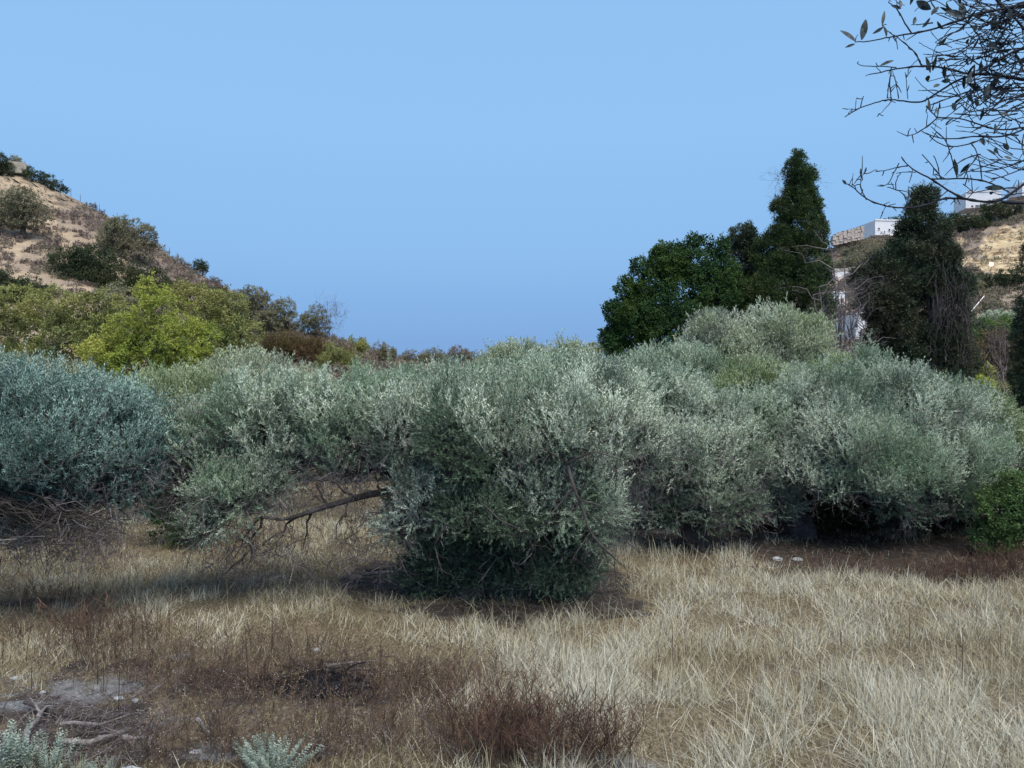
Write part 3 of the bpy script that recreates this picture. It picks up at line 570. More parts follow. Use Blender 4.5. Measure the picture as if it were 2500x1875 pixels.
plant('cypress', 'old spreading cypress with a knobbed top and a curtain of dead grey twigs', 'tree', 38, 2290, [(2262, 482, 20, 20), (2240, 478, 14, 14), (2252, 510, 24, 20), (2240, 545, 30, 30), (2275, 560, 34, 40), (2235, 610, 50, 40), (2290, 640, 44, 50), (2170, 650, 45, 40), (2200, 690, 60, 50), (2120, 680, 35, 35), (2160, 740, 60, 50), (2250, 700, 50, 50), (2180, 800, 62, 60), (2195, 870, 62, 60), (2260, 820, 50, 50), (2150, 760, 26, 50), (2300, 700, 44, 50), (2310, 850, 44, 60), (2330, 760, 24, 50), (2290, 900, 60, 50), (2230, 940, 60, 40), (2350, 870, 26, 60), (2350, 700, 20, 30), (2215, 560, 22, 18)],
      'cypress', 'cypress_dark', 414, G4, 'bark', .3, .3, scale=1.3, lai=6.5, droop=False, gap=.22, up=.4, sub=.38, shell=.8, bare_reg=[(2335, 800, 35, 70, 150, 2.6, -1.2), (2290, 720, 40, 60, 60, 2.6, -1.5), (2285, 480, 14, 26, 16, 2.2, .7), (2330, 890, 40, 50, 60, 2.4, -.8), (2340, 600, 24, 26, 22, 2.4, .3)], extra=hanging)
plant('cypress', 'narrow almost black cypress cut by the right edge', 'tree', 27, 2494, [(2514, 650, 12, 60), (2512, 740, 16, 80), (2512, 830, 26, 90), (2515, 930, 30, 90), (2510, 1000, 26, 60), (2540, 850, 40, 160)], 'cypress', 'cypress_dark', 415, G4, 'bark_dark', .16, .12, scale=1.0, lai=3.4, droop=False, up=1, cull=False)
# dead multi-stem tree
def dead_tree(name, label, Y, bx, by, tops, seed, m, r=.06, spr=1.0, cnt=90, sc=2.4):
    rng = np.random.default_rng(seed); b = px(bx, by, Y); root = thing(name, label, 'dead tree', b, 'bare dead trees'); T = Tubes(); fo = Fol(); P, D = [], []
    for (u, v) in tops:
        a = b + np.array([rng.normal(0, .25), rng.normal(0, .2), -.2]); e = px(u, v, Y + rng.normal(0, .4)); c = curve(a, e, 9, 0, .025, rng); T.add(c, np.linspace(r, r * .25, 9), 5, rng.random())
        for k in range(5):
            s = c[rng.integers(3, 9)]; q = s + np.array([rng.normal(0, .7 * spr), rng.normal(0, .3), rng.uniform(.1, .9)]); T.add(curve(s, q, 5, .05, .06, rng), np.linspace(r * .4, r * .1, 5), 4, rng.random()); P += [q, (s + q) / 2]; D += [q - s, q - s]
    P, D = np.array(P), np.array(D); fo.inst('bare', np.repeat(P, 3, 0), np.repeat(unit(D), 3, 0) + rng.normal(0, .5, (len(P) * 3, 3)), rng.uniform(sc * .6, sc * 1.2, len(P) * 3), rng)
    child('trunk', T.mesh('trunk', m), root); child('twigs', fo.mesh('twigs', [M['twig'], M['twig']]), root)
dead_tree('dead_tree', 'bare dead multi-stemmed tree in front of the white houses', 33, 2060, 960, [(2030, 610), (2010, 760), (2048, 690), (2055, 720), (2072, 700), (2085, 760), (2040, 790), (2000, 700), (1985, 720), (2100, 740), (2062, 640), (1975, 800), (2110, 800)], 421, M['bark_grey'], .07, 1.0, sc=1.7)
dead_tree('dead_tree', 'pale silvery leafless shrub among the green bushes at the far right', 40, 2445, 960, [(2410, 840), (2425, 820), (2440, 830), (2455, 825), (2400, 860), (2465, 850)], 422, M['bark_grey'], .04, .4, sc=1.8)

# bushes right, below the hill
G5 = 'green bushes between the old cypress and the right edge'
for i, (Y, bx, lobes, mt_, lb) in enumerate([
    (52, 2330, [(2330, 960, 60, 50), (2380, 940, 50, 50), (2300, 1000, 70, 50), (2420, 990, 60, 50)], 'khaki', 'olive-brown rounded bush right of the old cypress trunk'),
    (58, 2400, [(2400, 860, 50, 40), (2370, 890, 45, 40), (2440, 850, 50, 40), (2450, 900, 50, 50)], 'rust', 'mossy green-brown bush below the terraced slope'),
    (62, 2380, [(2385, 800, 40, 18), (2430, 800, 45, 22), (2360, 825, 40, 25)], 'bramble', 'fresh green leafy shrub highest of the bushes on the right'),
    (38, 2380, [(2380, 1040, 80, 40), (2450, 1030, 60, 45), (2300, 1060, 70, 45), (2460, 1080, 60, 50), (2400, 1100, 90, 50)], 'broad', 'dark glossy green bush just behind the right-hand olive'),
    (50, 2400, [(2395, 940, 24, 18), (2385, 955, 20, 14)], 'lime', 'small yellow-green bush glowing among the darker ones')]):
    plant('bush', lb, 'bush', Y, bx, lobes, 'broad', mt_, 430 + i, G5, 'bark_dark', .08, .2, scale=1.5 if Y > 45 else 1.1, lai=2.2, droop=False, up=.4, base_z=0)
# bushes on the right hill
G6 = 'bushes on the right hillside'
hb = [(2120, 618, 60, 18, 'hilltree', 'long grey-green bush under the terrace wall of the flat-roofed white house'), (2080, 640, 45, 16, 'hilltree', 'olive grove clump at the left end of the terraced hill'), (2180, 603, 50, 12, 'hilltree', 'green bush hiding the foot of the flat-roofed white house'),
      (2380, 545, 32, 16, 'darkbush', 'dark bush in front of the red-roofed white house'), (2325, 545, 40, 22, 'darkbush', 'dark thicket between the old cypress top and the red-roofed house'),
      (2430, 515, 34, 26, 'darkbush', 'dark round tree right of the red-roofed white house'), (2405, 535, 14, 9, 'olive_pale', 'small silvery bush beside the shed roof'), (2482, 508, 9, 16, 'cypress_dark', 'tiny dark cypress near the top right houses'),
      (2400, 690, 20, 20, 'darkbush', 'dark bush below the street lamp'), (2460, 680, 28, 20, 'darkbush', 'wide dark bush right of the street lamp on bare soil'), (2360, 700, 35, 26, 'hilltree', 'grey bush left of the street lamp'), (2345, 760, 30, 18, 'hilltree', 'low bush at the upper end of the white rail'), (2420, 750, 22, 12, 'hilltree', 'small bush on the bare terrace right of the white rail'), (2440, 775, 45, 12, 'olive_pale', 'pale shrub row on the lowest terrace')]
for i, (u, v, rx, ry, mt_, lb) in enumerate(hb):
    hill_plant('hill_bush', lb, 'bush', RH, u, v + ry, [(u, v, rx, ry), (u + rx * .55, v + ry * .3, rx * .55, ry * .7), (u - rx * .6, v + ry * .3, rx * .5, ry * .7)], mt_, 450 + i, group=G6, trunk_r=.15, fork_h=.2, scale=2.6, lai=2, **rk)

plant('pine', 'dark flat-topped pine spreading over the roof of the flat-roofed white house', 'tree', 214, 2175, [(2155, 545, 14, 7), (2180, 541, 22, 8), (2205, 546, 18, 8), (2165, 553, 16, 6)], 'broad', 'darkbush', 470, None, 'bark_dark', .3, .3, base_z=CH - (575 - HZ) / F * 214, scale=2.6, lai=2, droop=False)
# ------------------------------------------------------------------ houses on the right hill
def house(name, label, x0, x1, y0, y1, Y, rz=0.0, depth=8, wins=(), extra=(), group='white houses on the right hillside'):
    Y = float(RH.at((x0 + x1) / 2, y1)[1]); wd = (x1 - x0) / F * Y; h = (y1 - y0) / F * Y; c = px((x0 + x1) / 2, (y0 + y1) / 2, Y + depth / 2); root = thing(name, label, 'house', (c[0], Y + depth / 2, c[2] - h / 2 - .25), group)
    loc = lambda u, v, d=0: np.array([(u - (x0 + x1) / 2) / F * Y, -depth / 2 - d, CH - (v - HZ) / F * Y - c[2]])
    cs, sn = math.cos(rz), math.sin(rz)
    def W(p): return np.array([c[0] + p[0] * cs - p[1] * sn, c[1] + p[0] * sn + p[1] * cs, c[2] + p[2]])
    boxes('wall', [(W((0, 0, -.15)), (wd, depth, h + .3), rz)], M['white'], root)
    boxes('parapet', [(W((0, -depth / 2, h / 2 + .15)), (wd + .2, .3, .35), rz)], M['white'], root)
    for (a, b, e, f_, kind) in wins:
        p0 = loc((a + b) / 2, (e + f_) / 2, .03); ww, hh = (b - a) / F * Y, (f_ - e) / F * Y
        fr = boxes('window' if kind != 'door' else 'door', [(W(p0), (ww, .12, hh), rz)], M['blue' if kind == 'blue' else 'brown' if kind in ('door', 'brown') else 'dark'], root)
        fr2 = boxes('frame', [(W(p0 + [0, -.02, -hh / 2 - .05]), (ww + .25, .2, .1), rz)], M['white'], root)
    for (a, b, e, f_, kind, dd) in extra:
        p0 = loc((a + b) / 2, (e + f_) / 2); p0[1] += dd; boxes(kind, [(W(p0), ((b - a) / F * Y, 3.0, (f_ - e) / F * Y), rz)], M['redtile' if kind == 'roof' else 'white'], root)
    return root
house('house', 'flat-roofed white house with small windows on the terraced hilltop', 2108, 2228, 547, 580, 203, .12, 9, [(2116, 2120, 557, 561, 'w'), (2143, 2147, 559, 564, 'w'), (2160, 2164, 551, 555, 'w'), (2123, 2127, 566, 568, 'w'), (2131, 2134, 565, 568, 'w'), (2161, 2163, 564, 568, 'w'), (2176, 2180, 557, 559, 'w')],
      [(2120, 2146, 536, 546.4, 'upper_floor', 4.5), (2128, 2143, 530, 535.7, 'roof_terrace', 5.2), (2168, 2171.5, 538, 546.5, 'chimney', 2.5)])
house('house', 'white house with a dull red roof half hidden behind branches at the upper right', 2345, 2425, 476, 512, 204, -.15, 8, [(2367, 2374, 500, 504, 'w'), (2358, 2362, 500, 505, 'brown'), (2380, 2386, 499, 504, 'w')], [(2350, 2410, 471.5, 474.8, 'roof', 4), (2398, 2406, 467, 474.5, 'chimney', 3)])
house('house', 'white house corner at the extreme upper right of the hill', 2478, 2560, 452, 482, 206, -.1, 8, [(2490, 2500, 475, 480, 'w')])
house('house', 'small white house with a blue-grey window just right of the tall cypress', 2012, 2060, 664, 687, 125, .1, 6, [(2046, 2054, 667, 675, 'blue')])
house('house', 'tall white house showing in pieces behind the dead tree', 2062, 2122, 770, 840, 78, .05, 7, [(2083, 2090, 800, 815, 'brown'), (2100, 2110, 800, 818, 'w'), (2060, 2066, 790, 800, 'w')], [(2100, 2116, 742, 769.5, 'upper_floor', 2.0)])
house('house', 'sliver of a white house wall between the tall cypress and the dead tree', 2018, 2046, 719, 752, 90, .05, 6, [(2036, 2043, 728, 740, 'brown')])
# dry stone terrace wall beside the flat-roofed house
def stone_wall(label, pts, Y, thick, seed, mt_='stone'):
    rng = np.random.default_rng(seed); bl = []
    for (u0, vt0, vb0), (u1, vt1, vb1) in zip(pts[:-1], pts[1:]):
        n = max(2, int((u1 - u0) / F * Y / .8)); 
        for k in range(n):
            s = (k + .5) / n; u, vt, vb = u0 + (u1 - u0) * s, vt0 + (vt1 - vt0) * s, vb0 + (vb1 - vb0) * s; hh = (vb - vt) / F * Y; rows = max(2, int(hh / .6))
            for r_ in range(rows):
                c = px(u, vb + (vt - vb) * (r_ + .5) / rows, Y) + np.array([rng.normal(0, .04), rng.normal(0, .08), 0]); bl.append((c, ((u1 - u0) / F * Y / n * rng.uniform(.88, 1.02), thick * rng.uniform(.9, 1.1), hh / rows * rng.uniform(.85, 1.02)), rng.normal(0, .05)))
    o = boxes('stone_wall', bl, M[mt_]); return tag(o, label, 'stone wall')
stone_wall('rough dry stone terrace wall left of the flat-roofed white house', [(2030, 578, 600), (2045, 568, 598), (2075, 560, 590), (2106, 552, 585)], 201, 1.6, 3)
stone_wall('low pale terrace wall running below the bushes on the right hill', [(2012, 662, 668), (2080, 652, 659), (2160, 640, 648)], 172, .8, 4, 'concrete')
def shed(label, u0, u1, v0, v1, Y, seed):
    a, b = px(u0, v1, Y), px(u1, v0, Y); wd = b[0] - a[0]; root = thing('shed', label, 'shed', ((a[0] + b[0]) / 2, Y + 1.5, a[2] - 1.8), 'low sheds under the red-roofed house')
    boxes('wall', [(((a[0] + b[0]) / 2, Y + 1.8, a[2] - .9), (wd * .92, 2.6, 1.7), 0)], M['concrete'], root)
    V = [(a[0], Y, a[2]), (b[0], Y, a[2] + .5), (b[0] - .4, Y + 3.4, b[2] + .5), (a[0] + .2, Y + 3.4, b[2])]; V += [(x, y, z - .14) for x, y, z in V]
    child('roof', np_mesh('roof', V, [[0, 1, 2, 3], [4, 7, 6, 5], [0, 4, 5, 1], [1, 5, 6, 2], [2, 6, 7, 3], [3, 7, 4, 0]], M['tile']), root)
shed('shed with a sloping pinkish sheet roof under the dark round tree', 2422, 2466, 509, 522, 200, 1)
shed('small low shed roof left of the silvery bush', 2366, 2394, 527, 532, 199, 2)
# street lamp, lit
p = px(2418, 646, 150); base = RH.at(2418, 668); p = np.array([base[0], base[1] - .3, CH - (645 - HZ) / F * base[1]])
lamp = thing('street_lamp', 'lit warm street lamp on a thin pole below the yellow cliff', 'street lamp', base)
T = Tubes(); T.add(curve(base - [0, 0, .3], p + [0, 0, -.3], 5), .07, 6); child('pole', T.mesh('pole', M['concrete']), lamp)
m, t, o = mat('lamp glow'); e = N(t, 'ShaderNodeEmission'); e.inputs[0].default_value = (1, .72, .38, 1); e.inputs[1].default_value = 3.5; t.links.new(e.outputs[0], o.inputs[0])
def ball(c, r, mt_, name, parent=None, seed=0, rough_=0, sq=(1, 1, 1), n=12):
    th = np.linspace(0, np.pi, n); ph = np.linspace(0, 2 * np.pi, 2 * n, endpoint=False); A, B = np.meshgrid(th, ph, indexing='ij')
    d = np.stack([np.sin(A) * np.cos(B), np.sin(A) * np.sin(B), np.cos(A)], -1); rr = 1 + (fbm(d * 1.6 + seed, seed, 3) - .5) * 2 * rough_
    V = (np.asarray(c) + d * rr[..., None] * r * np.array(sq)).reshape(-1, 3); idx = np.arange(n * 2 * n).reshape(n, 2 * n)
    Q = np.stack([idx[:-1], idx[1:], np.roll(idx, -1, 1)[1:], np.roll(idx, -1, 1)[:-1]], -1).reshape(-1, 4); me = np_mesh(name, V, Q, mt_, smooth=rough_ < .3)
    return child(name, me, parent) if parent else link(name, me)
ball(p, .42, m, 'lamp_globe', lamp)
T = Tubes(); T.add([px(2371, 760, 110), px(2403, 722, 112)], [.06, .06], 6); o = link('rail', T.mesh('rail', M['white'])); tag(o, 'slanting pale white rail or pipe on the lower terrace', 'rail')
T = Tubes(); a, b = px(-60, 350, 118), px(22, 392, 121); T.add(curve(a, b, 6, -.01), .03, 4); o = link('overhead_wire', T.mesh('overhead_wire', M['rust_iron'])); tag(o, 'thin dark wire running into the hilltop at the left edge', 'wire')
# pale roof slab at right edge
a = px(2475, 1140, 24); o = boxes('low_roof', [((a[0] + 1.0, 25.2, a[2] + .0), (2.9, 3.2, .5), .12), ((a[0] + 1.0, 25.4, a[2] / 2 - .15), (2.6, 2.8, a[2]), .12)], M['concrete']); tag(o, 'pale grey concrete low wall top showing beside the right olive', 'low wall')

# ------------------------------------------------------------------ olives
G7 = 'olive trees of the grove'
def main_extra(T, fork, rng):
    # drooping limb reaching left
    pts = [gp(1120, 1440) + [0, 0, .5], px(1060, 1240, 12.2), px(1010, 1200, 11.9), px(950, 1197, 11.6), px(880, 1212, 11.4), px(800, 1235, 11.2), px(730, 1258, 11.1), px(690, 1268, 11.1), px(640, 1262, 11.0)]
    T.add(pts, np.linspace(.075, .018, len(pts)), 7, .3)
    for (u, v, u2, v2) in [(980, 1200, 870, 1290), (800, 1235, 770, 1180), (730, 1258, 640, 1330), (850, 1220, 820, 1330), (690, 1268, 600, 1250), (640, 1262, 600, 1390), (760, 1250, 740, 1340), (640, 1262, 560, 1370), (600, 1350, 540, 1410), (930, 1200, 900, 1130), (870, 1215, 790, 1170)]:
        a = px(u, v, 11.2); b = px(u2, v2, 11 + rng.normal(0, .2)); T.add(curve(a, b, 7, .03, .06, rng), np.linspace(.022, .006, 7), 4, .5)
    # pale dead limbs, front right
    for L_, r in (([(1385, 1130), (1400, 1190), (1425, 1250), (1440, 1300), (1480, 1345), (1520, 1380)], .028), ([(1415, 1220), (1470, 1235), (1520, 1290)], .014), ([(1400, 1190), (1340, 1260), (1300, 1330)], .012), ([(1440, 1300), (1400, 1360)], .01), ([(1385, 1130), (1450, 1100), (1540, 1130)], .016), ([(1385, 1130), (1320, 1090), (1260, 1130)], .014), ([(1425, 1250), (1480, 1270), (1560, 1350)], .011), ([(1180, 1230), (1220, 1270), (1290, 1300)], .014), ([(1090, 1280), (1060, 1330), (1080, 1400)], .012)):
        P_ = np.array([px(u, v, 10.3 + .1 * rng.normal()) for u, v in L_]); tt = np.linspace(0, len(P_) - 1, 12); P_ = np.stack([np.interp(tt, np.arange(len(P_)), P_[:, k]) for k in range(3)], 1)
        T.add(P_, np.linspace(r, r * .3, 12), 5, 1.0)
        for k in range(7):
            s = P_[rng.integers(2, 12)]; T.add(curve(s, s + np.array([rng.normal(.05, .2), rng.normal(0, .08), rng.normal(-.2, .12)]), 5, 0, .08, rng), np.linspace(r * .4, .003, 5), 3, 1.0)
plant('olive_tree', 'broad silvery central olive, its crown hanging to the ground and one limb reaching left', 'tree', 12.0, 1130,
      [(1190, 972, 190, 60, -.2), (1180, 1045, 230, 105, -.9), (1010, 985, 150, 55, 0), (990, 1040, 130, 90, -.9), (820, 1000, 180, 85, -.5), (840, 1080, 110, 65, -.7), (650, 1030, 170, 100, -.5), (490, 1085, 120, 90, -.4), (690, 1125, 150, 45, -.5), (860, 1130, 90, 55, -.5), (430, 1200, 70, 75, .0), (560, 1205, 110, 85, -.9), (660, 1185, 70, 45, -.8), (500, 1275, 50, 40, -.9), (420, 1150, 60, 50, .2), (1340, 965, 160, 70, -.1), (1390, 1050, 180, 120, -1.0), (1500, 1000, 110, 110, -.5), (1560, 1080, 80, 90, -.3),
       (1060, 1180, 120, 100, -.8), (1350, 1190, 180, 120, -.7), (1410, 1265, 110, 75, .0), (960, 1130, 70, 50, -.5), (985, 1280, 60, 55, -.6), (1230, 1190, 100, 90, -.6)],
      'olive', 'olive', 501, G7, 'bark', .2, .3, shade_lobes=[(1190, 1300, 150, 90, .0), (1400, 1340, 90, 68, .1), (1080, 1330, 100, 95, -.1), (1200, 1398, 185, 60, .0), (1310, 1345, 110, 80, .1), (1020, 1180, 80, 110, -.3), (1110, 1070, 90, 110, -1.35), (1190, 1240, 140, 70, -1.0), (1370, 1400, 110, 50, .0), (1040, 1400, 80, 45, .0)], lai=2.2, up=1.35, rnd=.30, sub=.28, gap=.42, ground=.05,
      bare=500, bare_reg=[(1430, 1150, 140, 70, 260, 1.3, -.3), (640, 1330, 120, 60, 80, 1.5, -.8), (900, 1240, 70, 90, 90, 1.4, -.7), (780, 1180, 110, 25, 60, 1.3, -.3), (620, 1150, 170, 40, 160, 1.3, -.5), (1350, 1320, 150, 60, 130, 1.3, -.6), (900, 1360, 80, 50, 50, 1.4, -.2), (560, 1160, 130, 50, 120, 1.2, -.3), (580, 1290, 130, 60, 150, 1.4, -.6), (480, 1140, 130, 50, 120, 1.3, -.1)], extra=main_extra)
def left_extra(T, fork, rng):
    for k in range(40):
        a = px(rng.uniform(-160, 60), rng.uniform(1190, 1260), 10.4 + rng.normal(0, .4)); b = px(rng.uniform(80, 330), rng.uniform(1250, 1330), 10.2 + rng.normal(0, .3))
        T.add(curve(a, b, 8, .02, .05, rng), np.linspace(.011, .004, 8), 4, .1)
plant('olive_tree', 'bluish-green olive at the left edge with dark bare twigs hanging beneath its crown', 'tree', 11, -260, [(50, 970, 150, 85, -.3), (-120, 1010, 200, 130), (60, 1090, 200, 110, -.7), (240, 1010, 120, 80, 0), (280, 1120, 120, 90, -.1), (150, 1180, 180, 80, 0), (-60, 1190, 180, 90, .1), (370, 1130, 60, 70, .3), (330, 1040, 80, 70, .4), (90, 1240, 150, 50, .0), (-60, 1250, 160, 60, 0), (280, 1195, 110, 60, 0), (390, 1100, 60, 60, .2)],
      'olive', 'olive_teal', 502, G7, 'bark_dark', .2, .3, lai=2.2, up=1.1, rnd=.32, sub=.28, gap=.40, bare=300, bare_reg=[(120, 1305, 180, 30, 240, 1.3, -.3), (30, 1250, 160, 40, 150, 1.4, -.3), (220, 1270, 90, 40, 90, 1.3, -.5)], extra=left_extra)
plant('olive_tree', 'wide silvery olive on the right with its knobbly trunk in deep shade', 'tree', 16.4, 1955, [(2000, 1000, 140, 90, -.2), (2150, 950, 120, 80, .3), (2240, 1010, 130, 110, -.6), (2080, 1070, 160, 100, -1.2), (2350, 1040, 100, 90, .1), (2330, 1130, 130, 90, -.9), (2200, 1140, 140, 80, -1.5), (2420, 1130, 60, 70, .2), (1970, 1140, 100, 65, -1.2), (2050, 1185, 70, 50, -1.4), (2430, 1200, 50, 50, -.2), (2110, 890, 28, 40, .3), (2170, 1205, 60, 40, -1.6), (2310, 1200, 90, 45, -1.0), (1895, 1215, 60, 50, -.6), (2230, 1235, 80, 35, -1.0), (2400, 1235, 80, 45, -.4)],
      'olive', 'olive', 503, G7, 'bark', .24, .3, lai=2.2, up=1.2, rnd=.30, sub=.28, gap=.41, bare=300, bare_reg=[(2330, 1200, 120, 40, 110, 1.4, -.3), (2050, 1120, 120, 60, 70, 1.3, -.3)], thin=.02)
plant('olive_tree', 'silvery olive between the central olive and the wide right one', 'tree', 15.6, 1700, [(1620, 1000, 130, 90, 0), (1560, 950, 90, 70, .5), (1740, 1040, 110, 80, -.3), (1650, 1110, 150, 90, -.9), (1790, 1110, 90, 80, -.4), (1740, 1185, 110, 60, -.5), (1580, 1165, 120, 70, -.2), (1850, 1020, 80, 60, .1), (1650, 1238, 150, 42, -.5), (1500, 1200, 90, 55, .2), (1790, 1235, 80, 40, -.4)],
      'olive', 'olive', 504, G7, 'bark', .2, .3, lai=2.2, up=1.2, rnd=.30, sub=.28, gap=.41, bare=400, bare_reg=[(1700, 1180, 180, 60, 200, 1.4, -.3), (1600, 1220, 120, 30, 90, 1.4, -.4)], thin=.02)
far = dict(kind='olive_far', lai=2.2, up=1.2, rnd=.3, sub=.32, gap=.34)
def olive_far(label, Y, bx, lobes, mt_, seed, scale=1.0, **kw):
    k = dict(far); k.update(kw); kind = k.pop('kind'); plant('olive_tree', label, 'tree', Y, bx, lobes, kind, mt_, seed, G7, 'bark', .14, .35, scale=scale, thin=.02, **k)
olive_far('pale silver olive behind the grove, topping the row left of centre', 19, 620, [(620, 925, 100, 55), (720, 955, 90, 50), (540, 930, 60, 45), (470, 960, 90, 50), (680, 1010, 160, 60)], 'olive_pale', 511)
olive_far('greener olive bush tucked between the left olive and the central one', 18, 390, [(400, 985, 95, 70), (350, 1010, 80, 70), (440, 1060, 90, 70), (480, 970, 70, 50), (380, 1090, 90, 60)], 'olive_green', 512, .9, up=1.1)
olive_far('silver-grey olive crown filling the left edge above the bluish olive', 15, 60, [(60, 940, 110, 50), (-40, 940, 110, 60), (170, 960, 80, 50), (250, 990, 80, 50)], 'olive_pale', 513)
olive_far('grey-green olive rising straight behind the central tree', 17.5, 1120, [(930, 965, 90, 45), (1040, 955, 100, 45), (1160, 945, 110, 45), (1300, 930, 110, 50), (1410, 925, 80, 50)], 'olive', 514)
olive_far('upright pale olive shoots poking above the central tree against the sky', 23, 1280, [(1265, 866, 50, 22), (1225, 885, 40, 22), (1320, 885, 40, 22), (1385, 866, 30, 24), (1420, 885, 40, 26), (1300, 910, 140, 35)], 'olive_pale', 515, 1.15, up=1.8, gap=.3)
olive_far('high silvery olive crown in front of the tall cypress', 25, 1850, [(1760, 830, 85, 58), (1880, 820, 90, 55), (1960, 840, 70, 60), (1820, 880, 130, 70), (1960, 900, 70, 60), (1700, 870, 60, 50), (1740, 780 + 30, 40, 40)], 'olive_pale', 516, 1.15)
olive_far('silvery olive at the foot of the big dark broad-leaved tree', 21, 1630, [(1610, 900, 75, 45), (1690, 920, 80, 60), (1650, 960, 100, 60), (1570, 930, 50, 45), (1750, 960, 60, 50)], 'olive', 517)
olive_far('yellow-green olive glowing in the middle of the right-hand grove', 20, 1860, [(1850, 940, 90, 50), (1790, 970, 70, 50), (1920, 960, 60, 50), (1870, 1000, 100, 50)], 'olive_green', 518)
olive_far('dull olive patch between the yellow-green olive and the wide right one', 19, 2010, [(2010, 945, 70, 45), (1960, 975, 60, 45), (2060, 915, 40, 30)], 'olive_green', 519)
olive_far('light green olive shoots at the right end of the grove', 19, 2400, [(2380, 1010, 70, 45), (2430, 1040, 60, 60), (2320, 970, 50, 35), (2440, 1110, 50, 60)], 'olive_green', 520, up=.5)
G8 = 'dark undergrowth shrubs behind the olives'
for i, (Y, bx, lobes, mt_, lb) in enumerate([
    (15.8, 440, [(430, 1235, 55, 70), (470, 1275, 50, 45), (395, 1210, 40, 40)], 'broad', 'very dark evergreen shrub low between the left olive and the hanging limb'),
    (18, 1700, [(1640, 1160, 100, 110), (1760, 1170, 100, 110), (1540, 1160, 90, 100)], 'darkbush', 'dark undergrowth behind the middle-right olive'),
    (17.6, 2000, [(1870, 1160, 100, 125), (2020, 1160, 110, 125), (1960, 1210, 120, 80)], 'darkbush', 'dark undergrowth behind the trunk of the wide right olive'),
    (16.9, 2280, [(2150, 1170, 100, 130), (2280, 1180, 110, 130), (2400, 1190, 100, 125), (2480, 1200, 60, 110)], 'darkbush', 'dark undergrowth at the right end behind the grove'),
    (26, 900, [(500, 1080, 110, 60), (700, 1070, 110, 60), (900, 1080, 110, 70), (1100, 1080, 120, 70), (1300, 1080, 120, 70)], 'hilltree', 'grey-green hedge-like undergrowth behind the central olive'),
    (28, 200, [(100, 1080, 120, 60), (300, 1090, 100, 60)], 'hilltree', 'grey-green undergrowth behind the left olive')]):
    plant('shrub', lb, 'shrub', Y, bx, lobes, 'broad', mt_, 540 + i, G8, 'bark_dark', .05, .2, scale=.75 if i == 0 else 1.1, lai=2.6, droop=False, up=.3)
plant('bramble', 'fresh green bramble thicket at the lower right edge under the olive', 'bramble', 14.6, 2460, [(2440, 1250, 60, 60), (2480, 1200, 50, 50), (2500, 1300, 70, 60), (2420, 1310, 50, 40), (2520, 1220, 60, 80)], 'broad', 'bramble', 551, None, 'bark_dark', .02, .3, scale=.5, lai=2.2, droop=False, up=.3)

# ------------------------------------------------------------------ dry grass
M['straw'] = tint_mat('dry grass', [(0.0, (.07, .047, .038)), (.22, (.16, .125, .085)), (.45, (.30, .25, .145)), (.7, (.44, .40, .27)), (1.0, (.61, .60, .52))], .75, .15)
M['weed'] = tint_mat('dead weed', [(0.0, (.03, .022, .02)), (.6, (.10, .065, .05)), (1.0, (.24, .17, .12))], .9)
M['weed_rust'] = tint_mat('rusty weed', [(0.0, (.03, .02, .02)), (.6, (.095, .055, .042)), (1.0, (.21, .13, .08))], .9)
M['seed'] = tint_mat('pale seed head', [(0.0, (.22, .19, .17)), (1.0, (.50, .47, .43))], .9)
def blades(P, H, lean, az, W_, bend, tint, rng, name, matn, seg=3):
    n = len(P); t = np.linspace(0, 1, seg + 1); d = np.stack([np.cos(az), np.sin(az), np.zeros(n)], -1)
    r = (np.sin(lean)[:, None] * t + bend[:, None] * t ** 2) * H[:, None]; zz = np.cos(lean)[:, None] * t * H[:, None] - np.abs(bend)[:, None] * .5 * t ** 2 * H[:, None]
    C_ = P[:, None, :] + d[:, None, :] * r[..., None]; C_[..., 2] += zz
    fa = rng.uniform(0, np.pi, n); s = np.stack([np.cos(fa), .5 * np.sin(fa), np.zeros(n)], -1); w_ = W_[:, None] * np.array([1.0, .9, .7, .25] if seg == 3 else np.linspace(1, .3, seg + 1))
    A = C_ - s[:, None] * w_[..., None] / 2; B = C_ + s[:, None] * w_[..., None] / 2; V = np.stack([A, B], 2).reshape(-1, 3)
    base = (np.arange(n) * (seg + 1) * 2)[:, None, None]; q = np.array([[2 * k, 2 * k + 1, 2 * k + 3, 2 * k + 2] for k in range(seg)])[None]
    Q = (q + base).reshape(-1, 4); return np_mesh(name, V, Q, M[matn], tint=np.repeat(tint, seg))
rng = np.random.default_rng(77)
def sample_field(n, y0, y1, power, spread=.70, lo=-2.5):
    Y = (y0 ** power + (y1 ** power - y0 ** power) * rng.random(n)) ** (1 / power); x = rng.uniform(-1, 1, n) * (Y * spread + .8); return x, Y
